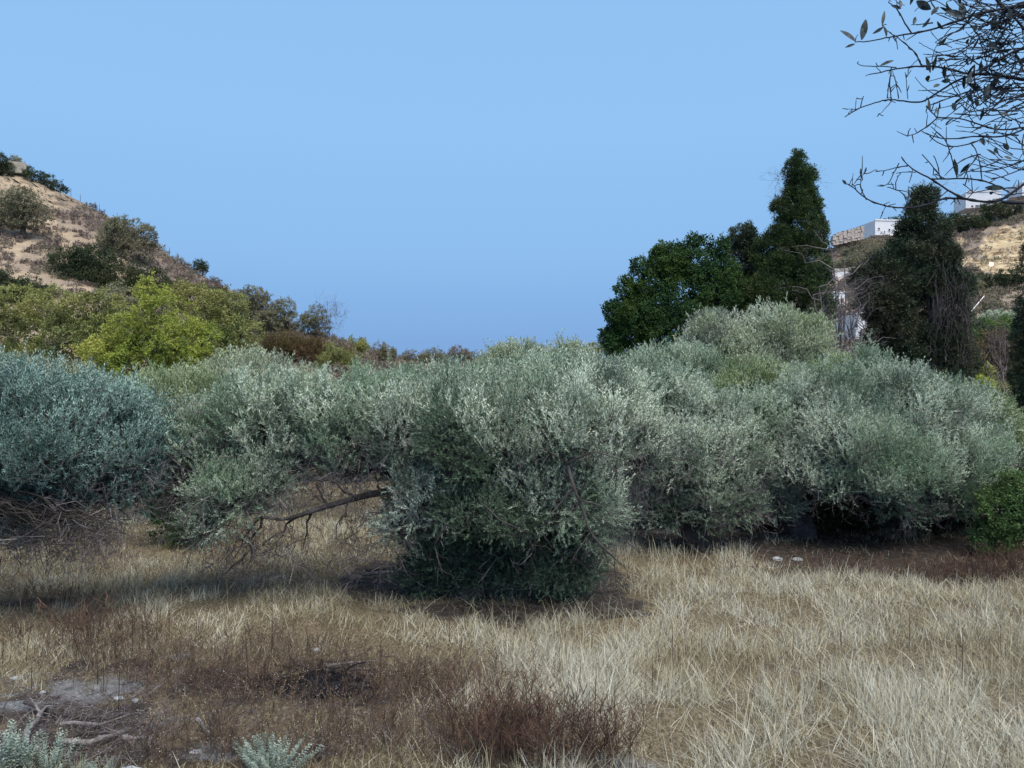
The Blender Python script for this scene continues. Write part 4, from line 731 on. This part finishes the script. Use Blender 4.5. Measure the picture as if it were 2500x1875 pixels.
def grass_field(n, y0, y1, power, wid, name, label, hmul=1.0):
    x, Y = sample_field(n, y0, y1, power); u, v = to_px(x, Y); XY = np.stack([x, Y], -1)
    b = bareness(x, Y); tuft = fbm(XY / .45, 101, 2); big = fbm(XY / 2.2, 104, 3)
    right = np.clip((u - 1050 + (big - .5) * 500) / 350, 0, 1); near = np.clip((v - 1480) / 250, 0, 1)
    keepp = np.clip((tuft - .34) * 4.0, .06, 1) * (1 - b * .90) * (.5 + .5 * np.maximum(right, 1 - near)); k = rng.random(n) < keepp
    x, Y, u, v, tuft, big, right, near, b = [a[k] for a in (x, Y, u, v, tuft, big, right, near, b)]; n = len(x)
    P = np.stack([x, Y, gz(x, Y) - .01], -1)
    H = (.15 + .11 * right * near + .02 * right) * (.5 + 1.0 * tuft) * rng.uniform(.4, 1.6, n) * hmul * (1 - .5 * b)
    lean = np.abs(rng.normal(0, .75, n)) + .08; lean = np.where(rng.random(n) < .35, rng.uniform(.9, 1.5, n), lean); az = rng.uniform(0, 6.28, n) + (fbm(P / 1.3, 107, 2) - .5) * 4
    tint = np.clip(.52 + (.30 * right * near) + (big - .5) * .9 + (tuft - .5) * .7 + rng.normal(0, .24, n) - .24 * np.clip((v - 1590) / 180, 0, 1) * (1 - right) + .06 * (1 - near) - .2 * b + .05 * right, 0, 1)
    tint = np.where(rng.random(n) < .15, tint * .3, tint)
    Wd = wid * rng.uniform(.5, 1.6, n) * np.maximum(1, Y / 9) ** .9
    bd = rng.normal(0, .35, n); bd = np.where(rng.random(n) < .15, rng.choice([-1.2, 1.2], n), bd)
    o = link(name, blades(P, H, lean, az, Wd, bd, tint, rng, name, 'straw')); return tag(o, label, 'dry grass', None, 'stuff')
grass_field(175000, 4.6, 10.5, 1.1, .0056, 'dry_grass', 'tangled pale dry grass filling the near right field')
grass_field(280000, 10.5, 19, 1.3, .0054, 'dry_grass', 'golden dry grass around the central olive')
grass_field(120000, 19, 45, 1.3, .007, 'dry_grass', 'distant dry grass seen under and between the olives')
# flattened straw on the bare ground
n = 26000; x, Y = sample_field(n, 5, 19, 1.2); b = bareness(x, Y); k = rng.random(n) < (.15 + .5 * b); x, Y = x[k], Y[k]; n = len(x)
P = np.stack([x, Y, gz(x, Y) + rng.uniform(.005, .05, n)], -1)
o = link('fallen_straw', blades(P, rng.uniform(.12, .45, n), rng.uniform(1.42, 1.6, n), rng.uniform(0, 6.28, n), .0045 * np.maximum(1, Y / 9), rng.normal(0, .1, n), rng.beta(2, 2.4, n) * .9, rng, 'fallen_straw', 'straw')); tag(o, 'loose straw lying flat on the dark soil', 'straw', None, 'stuff')
# tall single stalks at the right
n = 10000; x, Y = sample_field(n, 5.2, 15, 1.1); u, v = to_px(x, Y); k = (u > 1120) & (bareness(x, Y) < .4) | (rng.random(n) < .05) & (bareness(x, Y) < .6); x, Y = x[k], Y[k]; n = len(x)
P = np.stack([x, Y, gz(x, Y)], -1); o = link('grass_stalks', blades(P, rng.uniform(.2, .52, n), np.abs(rng.normal(0, .65, n)), rng.normal(0, .8, n) + rng.choice([0, 3.14], n), .0052 * np.maximum(1, Y / 9), rng.normal(0, .25, n), rng.uniform(.45, 1, n), rng, 'grass_stalks', 'straw')); tag(o, 'long pale stalks standing out of the grass', 'grass stalks', None, 'stuff')
# dead reddish weeds
def weeds(regs, name, label, seed, mt_='weed', sc=(.9, 1.7), seeds=True):
    r2 = np.random.default_rng(seed); fo = Fol(); S = []
    for (cx, cy, rx, ry, n, s_) in regs:
        a = r2.normal(0, .45, (n, 2)); us, vs_ = cx + a[:, 0] * rx, cy + a[:, 1] * ry; Y = F * CH / (np.maximum(vs_, 1250) - HZ); x = (us - 1250) / F * Y; P = np.stack([x, Y, gz(x, Y) - .02], -1)
        us_ = us; hide = (ell(us, vs_, 240, 1800, 190, 50) < 1) | (ell(us, vs_, 790, 1695, 90, 22) < 1); P[hide, 2] -= 1.5
        fo.inst('weed', P, np.array([0, 0, 1]) + r2.normal(0, .30, (n, 3)), s_ * r2.uniform(*sc, n), r2)
        m_ = int(n * 1.5); ii = r2.integers(0, n, m_); ii = ii[~hide[ii]]; m_ = len(ii); S.append(P[ii] + np.stack([r2.normal(0, .08, m_), r2.normal(0, .08, m_), r2.uniform(.08, .42, m_) * s_], -1))
    o = link(name, fo.mesh(name, [M[mt_], M[mt_]])); tag(o, label, 'dead weeds', None, 'stuff')
    if seeds:
        S = np.concatenate(S); k = len(S); rr = r2.uniform(.0028, .0062, k)[:, None, None]; oc = np.array([[0, 0, 1], [1, 0, 0], [0, 1, 0], [-1, 0, 0], [0, -1, 0], [0, 0, -1.]]); V = (S[:, None] + oc[None] * rr).reshape(-1, 3)
        tri = np.array([[0, 1, 2], [0, 2, 3], [0, 3, 4], [0, 4, 1], [5, 2, 1], [5, 3, 2], [5, 4, 3], [5, 1, 4]]); Q = (tri[None] + (np.arange(k) * 6)[:, None, None]).reshape(-1, 3)
        o = link('seed_heads', np_mesh('seed_heads', V, Q, M['seed'], tint=np.repeat(r2.random(k), 8))); tag(o, 'tiny pale dried seed heads dotting the dead weeds', 'seed heads', None, 'stuff')
weeds([(300, 1640, 260, 80, 220, .8), (560, 1700, 330, 90, 420, .7), (1000, 1690, 330, 60, 560, .7), (760, 1620, 240, 40, 180, .7), (500, 1860, 330, 60, 160, .8), (900, 1840, 300, 70, 220, .7)], 'dead_weeds', 'reddish brown dead weeds with pale seed heads across the lower left', 601)
weeds([(110, 1480, 220, 26, 110, .8), (200, 1590, 240, 50, 90, 1.1), (1230, 1850, 210, 70, 300, 1.0), (1400, 1890, 200, 30, 140, 1.1)], 'dead_weeds', 'tall dark rusty weed stalks at the bottom centre and left', 602, 'weed_rust', seeds=False)
weeds([(2150, 1405, 500, 18, 380, .8), (2420, 1420, 200, 20, 240, 1.0)], 'dead_weeds', 'rust coloured dry growth at the shaded edge under the right olive', 603, 'weed_rust', seeds=False)
n = 90; us = np.concatenate([rng.normal(150, 130, 30), rng.uniform(350, 1150, 22), rng.uniform(1150, 1560, 22), rng.uniform(1560, 2450, 16)]); vv = np.concatenate([rng.normal(1640, 60, 30), rng.uniform(1560, 1760, 22), rng.uniform(1780, 1920, 22), rng.uniform(1560, 1760, 16)])
Y = F * CH / (vv - HZ); x = (us - 1250) / F * Y; P = np.stack([x, Y, gz(x, Y)], -1); o = link('dark_stalks', blades(P, rng.uniform(.3, .62, n), np.abs(rng.normal(0, .08, n)), rng.uniform(0, 6.28, n), np.full(n, .011), rng.normal(0, .05, n), rng.uniform(0, .5, n), rng, 'dark_stalks', 'weed')); tag(o, 'dark upright dried flower stalks standing above the grass', 'dried stalks', None, 'stuff')

# ------------------------------------------------------------------ fallen wood, stones, herbs
M['logwood'] = rough_mat('weathered grey wood', [(.3, (.09, .08, .08)), (.55, (.27, .25, .25)), (.75, (.46, .44, .44))], 10, .7, stretch=(1, 1, 1))
M['char'] = rough_mat('charred wood', [(.3, (.008, .008, .011)), (.7, (.028, .028, .036)), (.8, (.06, .06, .075))], 14, .8)
M['palestone'] = rough_mat('pale stone', [(.3, (.24, .25, .27)), (.7, (.52, .54, .57))], 14, .5)
def log(label, pts, r, m_='logwood', group='fallen grey branches at the lower left', lift=.04, branches=(), seed=0):
    P_ = np.array([gp(u, v + 0) for u, v in pts]); P_[:, 2] += lift + r; tt = np.linspace(0, len(P_) - 1, 14); P_ = np.stack([np.interp(tt, np.arange(len(P_)), P_[:, k]) for k in range(3)], 1)
    rr = np.random.default_rng(seed + 7); P_ += rr.normal(0, r * .12, P_.shape); T = Tubes(); root = thing('branch', label, 'fallen branch', P_[0], group)
    rad = np.linspace(r, r * .62, 14) * rr.uniform(.88, 1.12, 14); rad[0] *= .8; rad[-1] *= .6; T.add(P_, rad, 8); child('limb', T.mesh('limb', M[m_]), root)
    for b_ in branches:
        T = Tubes(); Q_ = np.array([gp(u, v) + [0, 0, h] for u, v, h in b_]); T.add(Q_, np.linspace(r * .5, r * .2, len(Q_)), 6); child('side_twig', T.mesh('side_twig', M[m_]), root)
    return root
log('straight pale log lying level at the top of the branch pile', [(150, 1786), (190, 1784), (246, 1786)], .022, seed=1)
log('curved pale log, the thickest, sweeping up to the right in the pile', [(145, 1826), (215, 1830), (267, 1812), (321, 1795)], .03, seed=2)
log('thin straight stick leaning across the middle of the branch pile', [(226, 1797), (275, 1782), (325, 1766)], .010, lift=.08, seed=3)
log('short pale log at the right end of the branch pile', [(300, 1812), (330, 1818), (356, 1815)], .024, seed=4)
log('forked grey branch standing up at the left end of the pile', [(62, 1850), (66, 1806), (92, 1784), (98, 1766)], .03, lift=.05, branches=[[(98, 1768, .08), (85, 1760, .13), (74, 1755, .16)], [(98, 1768, .08), (115, 1762, .12), (130, 1764, .13)]], seed=5)
log('slim forked twig rising from the top of the branch pile', [(134, 1790), (150, 1768), (172, 1745)], .009, lift=.05, branches=[[(150, 1768, .06), (190, 1752, .08), (235, 1752, .08), (276, 1762, .05)]], seed=6)
log('upright stub right of the branch pile', [(360, 1842), (368, 1822), (386, 1808)], .016, lift=.06, seed=7)
log('short dark log with bark in the weeds right of the pile', [(482, 1785), (495, 1800), (510, 1822)], .024, seed=8)
log('dark branch lying behind the branch pile', [(60, 1745), (160, 1770), (260, 1772), (300, 1762)], .022, 'bark_dark', seed=9)
log('dark lower branch under the pile', [(120, 1835), (200, 1805), (280, 1800)], .02, 'bark_dark', seed=10)
log('pale bent log pointing right behind the charred heap', [(800, 1634), (850, 1624), (930, 1618)], .016, group='sticks around the charred heap', seed=11)
log('grey lumpy log on the right of the charred heap', [(838, 1668), (865, 1674), (893, 1690)], .035, group='sticks around the charred heap', seed=12)
log('longer grey stick of the two lying at the left foot of the central olive', [(880, 1425), (920, 1419), (965, 1414)], .035, group='sticks under the central olive', seed=13)
log('shorter dark stick of the two at the left foot of the central olive', [(895, 1412), (930, 1405), (985, 1396)], .028, 'bark_dark', group='sticks under the central olive', seed=14)
# charred heap
b = gp(790, 1680); heap = thing('charred_heap', 'black charred brushwood heap with a curved black stick', 'burnt heap', b); r3 = np.random.default_rng(9)
ball(b + [0, 0, .0], 1, M['char'], 'ash_mound', heap, 3, .9, (.42, .26, .09), 26); ball(b + [.28, .05, .0], 1, M['char'], 'ash_mound', heap, 5, .8, (.16, .14, .11), 16)
T = Tubes()
for k in range(380):
    a = b + np.array([r3.normal(-.12, .36), r3.normal(0, .2), r3.uniform(.02, .12)]); d = unit(r3.normal(0, 1, 3)) * np.array([1, 1, .3]); T.add(curve(a, a + d * r3.uniform(.06, .3), 5, .05, .06, r3), np.linspace(r3.uniform(.003, .010), .002, 5), 4)
child('charred_twigs', T.mesh('charred_twigs', M['char']), heap)
q = lambda u, v: px(u, v, b[1])
T = Tubes(); T.add([q(826, 1672), q(832, 1652), q(846, 1634), q(866, 1622), q(894, 1615)], [.012, .012, .011, .009, .006], 7); child('curved_stick', T.mesh('curved_stick', M['char']), heap)
T = Tubes(); T.add([q(789, 1680), q(786, 1650), q(784, 1628), q(786, 1610)], [.024, .016, .018, .008], 7); child('stump', T.mesh('stump', M['char']), heap)
# stones
stones = [(315, 1874, .12, .5, 'large bluish-white stone cut by the bottom edge at lower left'), (1898, 1357, .09, .5, 'white stone on the shaded soil, left of the pair under the right olive'), (1948, 1358, .085, .45, 'white stone on the shaded soil, right of the pair under the right olive'),
          (772, 1592, .045, .6, 'small white stone at the edge of the straw above the charred heap'), (40, 1663, .06, .4, 'flat pale stone near the left edge'), (104, 1712, .03, .7, 'small round pale stone above the branch pile'), (290, 1722, .05, .4, 'pale bluish flat stone right above the branch pile'), (478, 1846, .05, .45, 'pale elongated stone right of the bottom herbs'), (1110, 1725, .04, .6, 'small grey stone below the straw at bottom centre'), (330, 1728, .035, .5, 'tiny pale stone beside the flat bluish one')]
for i, (u, v, r, sq, lb) in enumerate(stones):
    c = gp(u, v + (30 if i == 0 else 0)); o = ball(c + [0, 0, r * sq * .4], r, M['palestone'], 'stone', None, i * 3 + 1, .42, (1.1, .8, sq), 10); tag(o, lb, 'stone', 'pale stones')
n = 900; r4 = np.random.default_rng(31); u, v = np.concatenate([r4.normal(200, 110, 500), r4.normal(380, 50, 200), r4.uniform(1300, 1420, 200)]), np.concatenate([r4.normal(1700, 40, 500), r4.normal(1755, 14, 200), r4.uniform(1835, 1890, 200)]); Y = F * CH / (v - HZ); x = (u - 1250) / F * Y; S = np.stack([x, Y, gz(x, Y) + .004], -1)
S2 = np.stack([r4.normal(.0, 3.2, 700), r4.uniform(6, 13, 700)], -1); S = np.concatenate([S, np.stack([S2[:, 0], S2[:, 1], gz(S2[:, 0], S2[:, 1]) + .003], -1)]); k = len(S); oc = unit(np.array([[0, 0, 1], [1, 0, .1], [0, 1, 0], [-1, .1, 0], [0, -1, .1], [0, 0, -1.]])); V = (S[:, None] + oc[None] * (r4.uniform(.003, .011, (k, 1, 1)) * r4.uniform(.5, 1.2, (k, 6, 1))) * np.array([1.3, 1, .5])).reshape(-1, 3)
tri = np.array([[0, 1, 2], [0, 2, 3], [0, 3, 4], [0, 4, 1], [5, 2, 1], [5, 3, 2], [5, 4, 3], [5, 1, 4]]); o = link('gravel', np_mesh('gravel', V, (tri[None] + (np.arange(k) * 6)[:, None, None]).reshape(-1, 3), M['palestone'])); tag(o, 'bluish pale rubble chips on the bare soil at lower left', 'gravel', None, 'stuff')
# fallen twig litter on the bare soil
r8 = np.random.default_rng(88); fo = Fol(); u = np.concatenate([r8.normal(200, 180, 420), r8.uniform(300, 1250, 420), r8.normal(1180, 200, 150)]); v = np.concatenate([r8.normal(1790, 50, 420), r8.uniform(1640, 1870, 420), r8.normal(1430, 30, 150)])
Y = F * CH / (v - HZ); x = (u - 1250) / F * Y; P = np.stack([x, Y, gz(x, Y) + .015], -1); az = r8.uniform(0, 6.28, len(P))
fo.inst('bare', P, np.stack([np.cos(az), np.sin(az), r8.normal(.08, .12, len(P))], -1), r8.uniform(.5, 1.3, len(P)), r8, r8.uniform(0, 1, len(P))); stuff_fol('twig_litter', 'dark and grey fallen twigs littering the bare soil', 'twig litter', fo, [M['twig'], M['twig']])
# silver herbs
def herb(label, cx, cy, spread, n, hgt, seed, m_='silver'):
    r5 = np.random.default_rng(seed); b = gp(cx, cy); root = thing('silver_herb', label, 'herb', b, 'silver-leaved herbs along the bottom edge'); fo = Fol(); T = Tubes()
    for k in range(n):
        a = r5.normal(0, .4, 2) * spread * .35; p0 = b + np.array([a[0], a[1] * .6, 0]); d = unit(np.array([a[0] * 1.6 + r5.normal(0, .06), a[1] + r5.normal(0, .06), hgt])); hh = hgt * r5.uniform(.55, 1.1); T.add(curve(p0, p0 + d * hh, 4), np.linspace(.002, .001, 4), 4)
        for s in (.15, .5): fo.inst('herb', (p0 + d * hh * s)[None], d[None], np.array([hh * 1.7]), r5)
    child('stems', T.mesh('stems', M['silver']), root); child('leaves', fo.mesh('leaves', [M[m_], M[m_]]), root)
herb('dense silver-green herb cushion at the bottom, left of centre', 660, 1900, .55, 80, .30, 1)
herb('tall silver-green herb spikes in the bottom left corner', 25, 1890, .4, 30, .40, 2)
herb('second clump of silver herb spikes, just right of the corner one', 115, 1890, .4, 26, .34, 3)
herb('sparse small silver herb next to the large bluish stone', 270, 1890, .35, 18, .17, 4)
herb('thin silver herb at the left of the bottom cushion herb', 195, 1900, .3, 14, .2, 5)
# bigger olive shoots and green sprig in the grass
herb('small green sprig growing in the straw above the charred heap', 745, 1580, .25, 12, .08, 6, 'olive_green')

# ------------------------------------------------------------------ olive branch reaching in from the upper right
M['blackleaf'] = leaf_mat('shaded olive leaf', (.018, .028, .025), (.08, .10, .105), (.008, .012, .014), .15, .5, 3)  # backlit darkness of the close leaves painted in as near-black colour
r6 = np.random.default_rng(66); T = Tubes(); Yb = 2.5
Z = lambda x, y, d=0.0: px(2000 + x / 3.19, y / 3.19, Yb + d)
traced = [([(1800, 1250), (1595, 1440), (1500, 1500), (1430, 1560), (1300, 1580), (1150, 1550), (1040, 1535), (960, 1545), (860, 1590), (760, 1615), (620, 1620), (520, 1605), (400, 1570), (330, 1520), (260, 1450), (215, 1430)], 13, 4), ([(370, 1555), (310, 1465), (330, 1380), (325, 1330)], 5, 3), ([(330, 1380), (355, 1330)], 3, 2), ([(255, 1450), (265, 1350)], 3, 2), ([(215, 1430), (180, 1400)], 4, 3), ([(520, 1605), (490, 1655)], 3, 2),
 ([(1900, 1600), (1595, 1580), (1430, 1570)], 13, 12), ([(1150, 1550), (1080, 1530), (990, 1470), (870, 1390), (760, 1340), (690, 1290), (640, 1220)], 10, 4), ([(690, 1290), (600, 1300), (520, 1330), (440, 1333)], 5, 3), ([(620, 1270), (570, 1370), (530, 1455), (450, 1445)], 5, 3), ([(530, 1455), (600, 1475), (640, 1490), (690, 1560)], 4, 3), ([(870, 1390), (960, 1395), (1080, 1385), (1200, 1390), (1300, 1410), (1400, 1450), (1480, 1500)], 7, 6), ([(750, 1340), (660, 1335), (600, 1350)], 4, 3),
 ([(1900, 640), (1595, 610), (1450, 600), (1350, 570), (1230, 580), (1120, 570), (1050, 540), (900, 515), (800, 510), (700, 520), (560, 540), (450, 570), (400, 575)], 15, 4), ([(600, 525), (480, 510), (340, 520), (300, 495)], 5, 3), ([(800, 510), (770, 450), (740, 400), (690, 350), (580, 270)], 7, 4), ([(560, 570), (540, 650), (530, 760)], 5, 4), ([(560, 540), (545, 660), (565, 775)], 5, 5), ([(620, 770), (600, 650), (570, 550)], 4, 3), ([(690, 770), (680, 650), (670, 560)], 4, 3),
 ([(1230, 580), (1120, 600), (1050, 640), (950, 700), (850, 770), (790, 800), (700, 790), (560, 775), (520, 775), (420, 800), (280, 850), (200, 910)], 10, 4), ([(280, 850), (290, 760)], 3, 2), ([(290, 850), (205, 848)], 3, 2), ([(560, 790), (520, 840), (470, 885)], 4, 2), ([(1800, 300), (1595, 380), (1500, 400), (1400, 470), (1330, 500), (1230, 580)], 12, 9), ([(1595, 20), (1500, 60), (1280, 90), (1100, 150), (1000, 190), (850, 240), (720, 260), (590, 280), (500, 295), (380, 325), (280, 325)], 12, 4), ([(720, 260), (650, 160), (620, 70), (540, 20)], 7, 4), ([(620, 70), (600, 0)], 4, 3), ([(590, 280), (520, 230), (490, 200)], 4, 3),
 ([(1900, 220), (1595, 140), (1500, 100), (1400, 40), (1350, -60)], 16, 12), ([(1800, 330), (1595, 240), (1560, 170), (1450, 60)], 12, 10), ([(1800, 660), (1595, 680), (1400, 690), (1220, 690), (1080, 740), (960, 780), (830, 830)], 8, 4), ([(920, 915), (1060, 910), (1150, 935), (1260, 970), (1380, 1015), (1500, 1005), (1595, 990), (1800, 960)], 5, 8), ([(920, 915), (850, 980), (750, 1045), (690, 1058)], 6, 3), ([(920, 915), (870, 870), (830, 820)], 5, 5), ([(800, 1020), (870, 1060), (980, 1085), (1100, 1075), (1240, 1055), (1330, 1065), (1440, 1070), (1595, 1010), (1800, 900)], 4, 9),
 ([(980, 1085), (870, 985)], 5, 3), ([(980, 1085), (1020, 1170), (1040, 1270), (1075, 1380)], 5, 5), ([(860, 1060), (960, 1145), (1080, 1140), (1190, 1120), (1290, 1070)], 4, 6), ([(1190, 1120), (1240, 1200), (1270, 1400)], 5, 4), ([(1240, 1200), (1180, 1290), (1100, 1370)], 5, 4), ([(1170, 1330), (1300, 1340), (1440, 1310), (1595, 1240), (1800, 1200)], 4, 6), ([(1340, 1395), (1450, 1370), (1595, 1300)], 4, 6), ([(940, 800), (920, 915)], 5, 5), ([(1100, 800), (1150, 885), (1300, 850), (1450, 770), (1595, 740)], 4, 6), ([(1050, 885), (1200, 890), (1350, 910), (1500, 860), (1595, 830), (1800, 780)], 4, 7),
 ([(1120, 1430), (1180, 1480), (1200, 1500)], 4, 3), ([(800, 1200), (900, 1310), (960, 1395)], 4, 5), ([(890, 1210), (930, 1290), (940, 1390)], 4, 4)]
def smooth(L_, w0, w1, dz, sides=6, tint=.4):
    P_ = np.array([Z(a, b_, dz) for a, b_ in L_]); m = max(6, len(P_) * 3); tt = np.linspace(0, len(P_) - 1, m); P_ = np.stack([np.interp(tt, np.arange(len(P_)), P_[:, k]) for k in range(3)], 1)
    for _ in range(5): P_[1:-1] = .25 * P_[:-2] + .5 * P_[1:-1] + .25 * P_[2:]
    P_ += r6.normal(0, .0005, P_.shape); pass
    rad = np.linspace(w0, w1, m) / 3.19 / F * Yb / 2 * 1.75; nod = rad * (1 + .5 * (r6.random(m) < .15)); T.add(P_, nod, sides, tint); return P_
ends = []
for L_, w0, w1 in traced:
    L_ = list(L_); L_ = ([(2000, L_[0][1] + 40)] if L_[0][0] >= 1590 else []) + L_ + ([(2000, L_[-1][1] - 40)] if L_[-1][0] >= 1590 else [])
    P_ = smooth(L_, w0, w1, r6.normal(0, .02)); 
    for k in range(len(P_) // 2):
        if r6.random() < .55:
            s = P_[r6.integers(1, len(P_))]; e = s + np.array([r6.normal(0, .018), r6.normal(0, .012), r6.normal(0, .022)]); T.add([s, (s + e) / 2 + r6.normal(0, .002, 3), e], [.0018, .0015, .0011], 4, .3)
T.add([Z(2000, y_) + [0, 0, 0] for y_ in (-250, 200, 600, 1000, 1400, 1700)], [.012, .022, .03, .03, .022, .01], 8)
for k in range(300):
    x0 = 1700 - abs(r6.normal(0, 1)) * 380; y0 = r6.uniform(-60, 780) if r6.random() < .8 else r6.uniform(700, 1500)
    if x0 < 780 + max(0, (y0 - 650)) * .8: continue
    a = r6.normal(math.pi * .98, .55); ln = r6.uniform(90, 420); cv = r6.normal(0, .5); L_ = [(x0, y0)]; tail = [(2000, y0 + r6.normal(0, 60))]
    for s in range(4): a += cv / 4 + r6.normal(0, .12); L_.append((L_[-1][0] + math.cos(a) * ln / 4, L_[-1][1] + math.sin(a) * ln / 4))
    if L_[-1][0] < 700: continue
    P_ = smooth((tail if x0 > 1560 else []) + L_, r6.uniform(4, 8), 3.2, r6.normal(0, .03), 4, r6.random()); ends.append(P_[-1])
LV, LQ = [], []
def big_leaf(p, d, L, W_, ref=None):
    n = len(LV); d = unit(d); s = unit(np.cross(d, r6.normal(0, 1, 3) if ref is None else np.array(ref) + r6.normal(0, .35, 3))); nn = np.cross(d, s); ks = [0, .15, .35, .55, .75, .92, 1]; ws = [.15, .6, .95, 1, .75, .35, .02]
    for k_, w_ in zip(ks, ws):
        c = p + d * L * k_ - nn * L * .12 * k_ * k_; LV.extend([c - s * w_ * W_ / 2 + nn * W_ * .12 * w_, c, c + s * w_ * W_ / 2 + nn * W_ * .12 * w_])
    for k_ in range(6):
        a = n + 3 * k_; LQ.extend([[a, a + 1, a + 4, a + 3], [a + 1, a + 2, a + 5, a + 4]])
s__ = 1
for (x, y, dx, dy, L, W_) in [(285, 325, -100, -80, 150, 50), (330, 310, 25, -140, 160, 48), (280, 340, -80, 28, 80, 18), (490, 200, 30, -140, 140, 22), (500, 210, -90, 60, 100, 22), (500, 200, 25, 80, 90, 36), (580, 470, -100, 20, 100, 28), (180, 1400, 40, 40, 50, 20), (325, 1370, -5, -60, 60, 16), (350, 1350, 15, -50, 50, 16), (800, 210, 100, -90, 130, 34), (730, 190, 40, -80, 85, 28), (870, 70, -90, -70, 130, 56), (1130, 130, -20, -110, 120, 46), (1130, 130, -130, -30, 160, 52), (930, 50, -60, 60, 90, 40), (890, 680, 60, -40, 80, 28), (1280, 790, 30, -140, 140, 34), (1150, 660, 30, -90, 110, 30), (1320, 330, 40, 50, 70, 46), (1200, 420, 5, 70, 80, 36), (1290, 1460, 170, 0, 170, 40), (1450, 1120, 40, 50, 60, 30), (1500, 1240, -50, -30, 60, 26), (1040, 800, 20, 50, 60, 34), (910, 830, 0, 80, 90, 20), (1430, 1120, 30, 30, 60, 20), (1370, 960, 0, 60, 70, 30), (1480, 60, 20, 80, 100, 60), (1360, 120, 5, 80, 90, 50), (630, 0, -10, 60, 80, 30), (560, 40, 60, 30, 80, 22), (1400, 880, 80, 10, 90, 26), (1220, 180, 0, 60, 60, 30), (1540, 1390, -30, 80, 90, 22)]:
    p_ = Z(x, y, -.05); s_ = 1 / 3.19 / F * Yb; big_leaf(p_, np.array([dx, r6.normal(0, 20), -dy], float), L * s_, W_ * s_ * 1.1, (0, 1, 0))
for e in ends:
    if r6.random() < .35: big_leaf(e, r6.normal(0, 1, 3), r6.uniform(.03, .055), r6.uniform(.009, .015))
root = thing('olive_tree', 'nearly leafless dark olive branches hanging into the upper right corner, close to the camera', 'tree', (2.75, 2.7, 0), None)
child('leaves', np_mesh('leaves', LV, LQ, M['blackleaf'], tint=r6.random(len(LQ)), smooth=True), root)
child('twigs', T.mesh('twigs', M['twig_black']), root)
T = Tubes(); trunk = np.array([[2.75, 2.7, -.1], [2.72, 2.7, 1.0], [2.8, 2.75, 2.0], [2.7, 2.7, 2.9], [2.5, 2.6, 3.9], [2.3, 2.6, 4.8]]); T.add(trunk, [.17, .14, .13, .10, .07, .03], 10)
for (x, y) in ((1900, 640), (1900, 1600), (1800, 1250), (1900, 220), (1800, 330), (1800, 960), (1800, 300), (1595, 20), (1800, 660), (1800, 1200), (1800, 780), (1800, 900)):
    e = Z(x, y); s = trunk[3] + (trunk[4] - trunk[3]) * r6.random(); T.add(curve(s, e, 6, .06, .03, r6), np.linspace(.028, .004, 6), 6)
child('trunk', T.mesh('trunk', M['bark_dark']), root)
print('quads', sum(len(o.data.polygons) for o in scene.objects if o.type == 'MESH'))
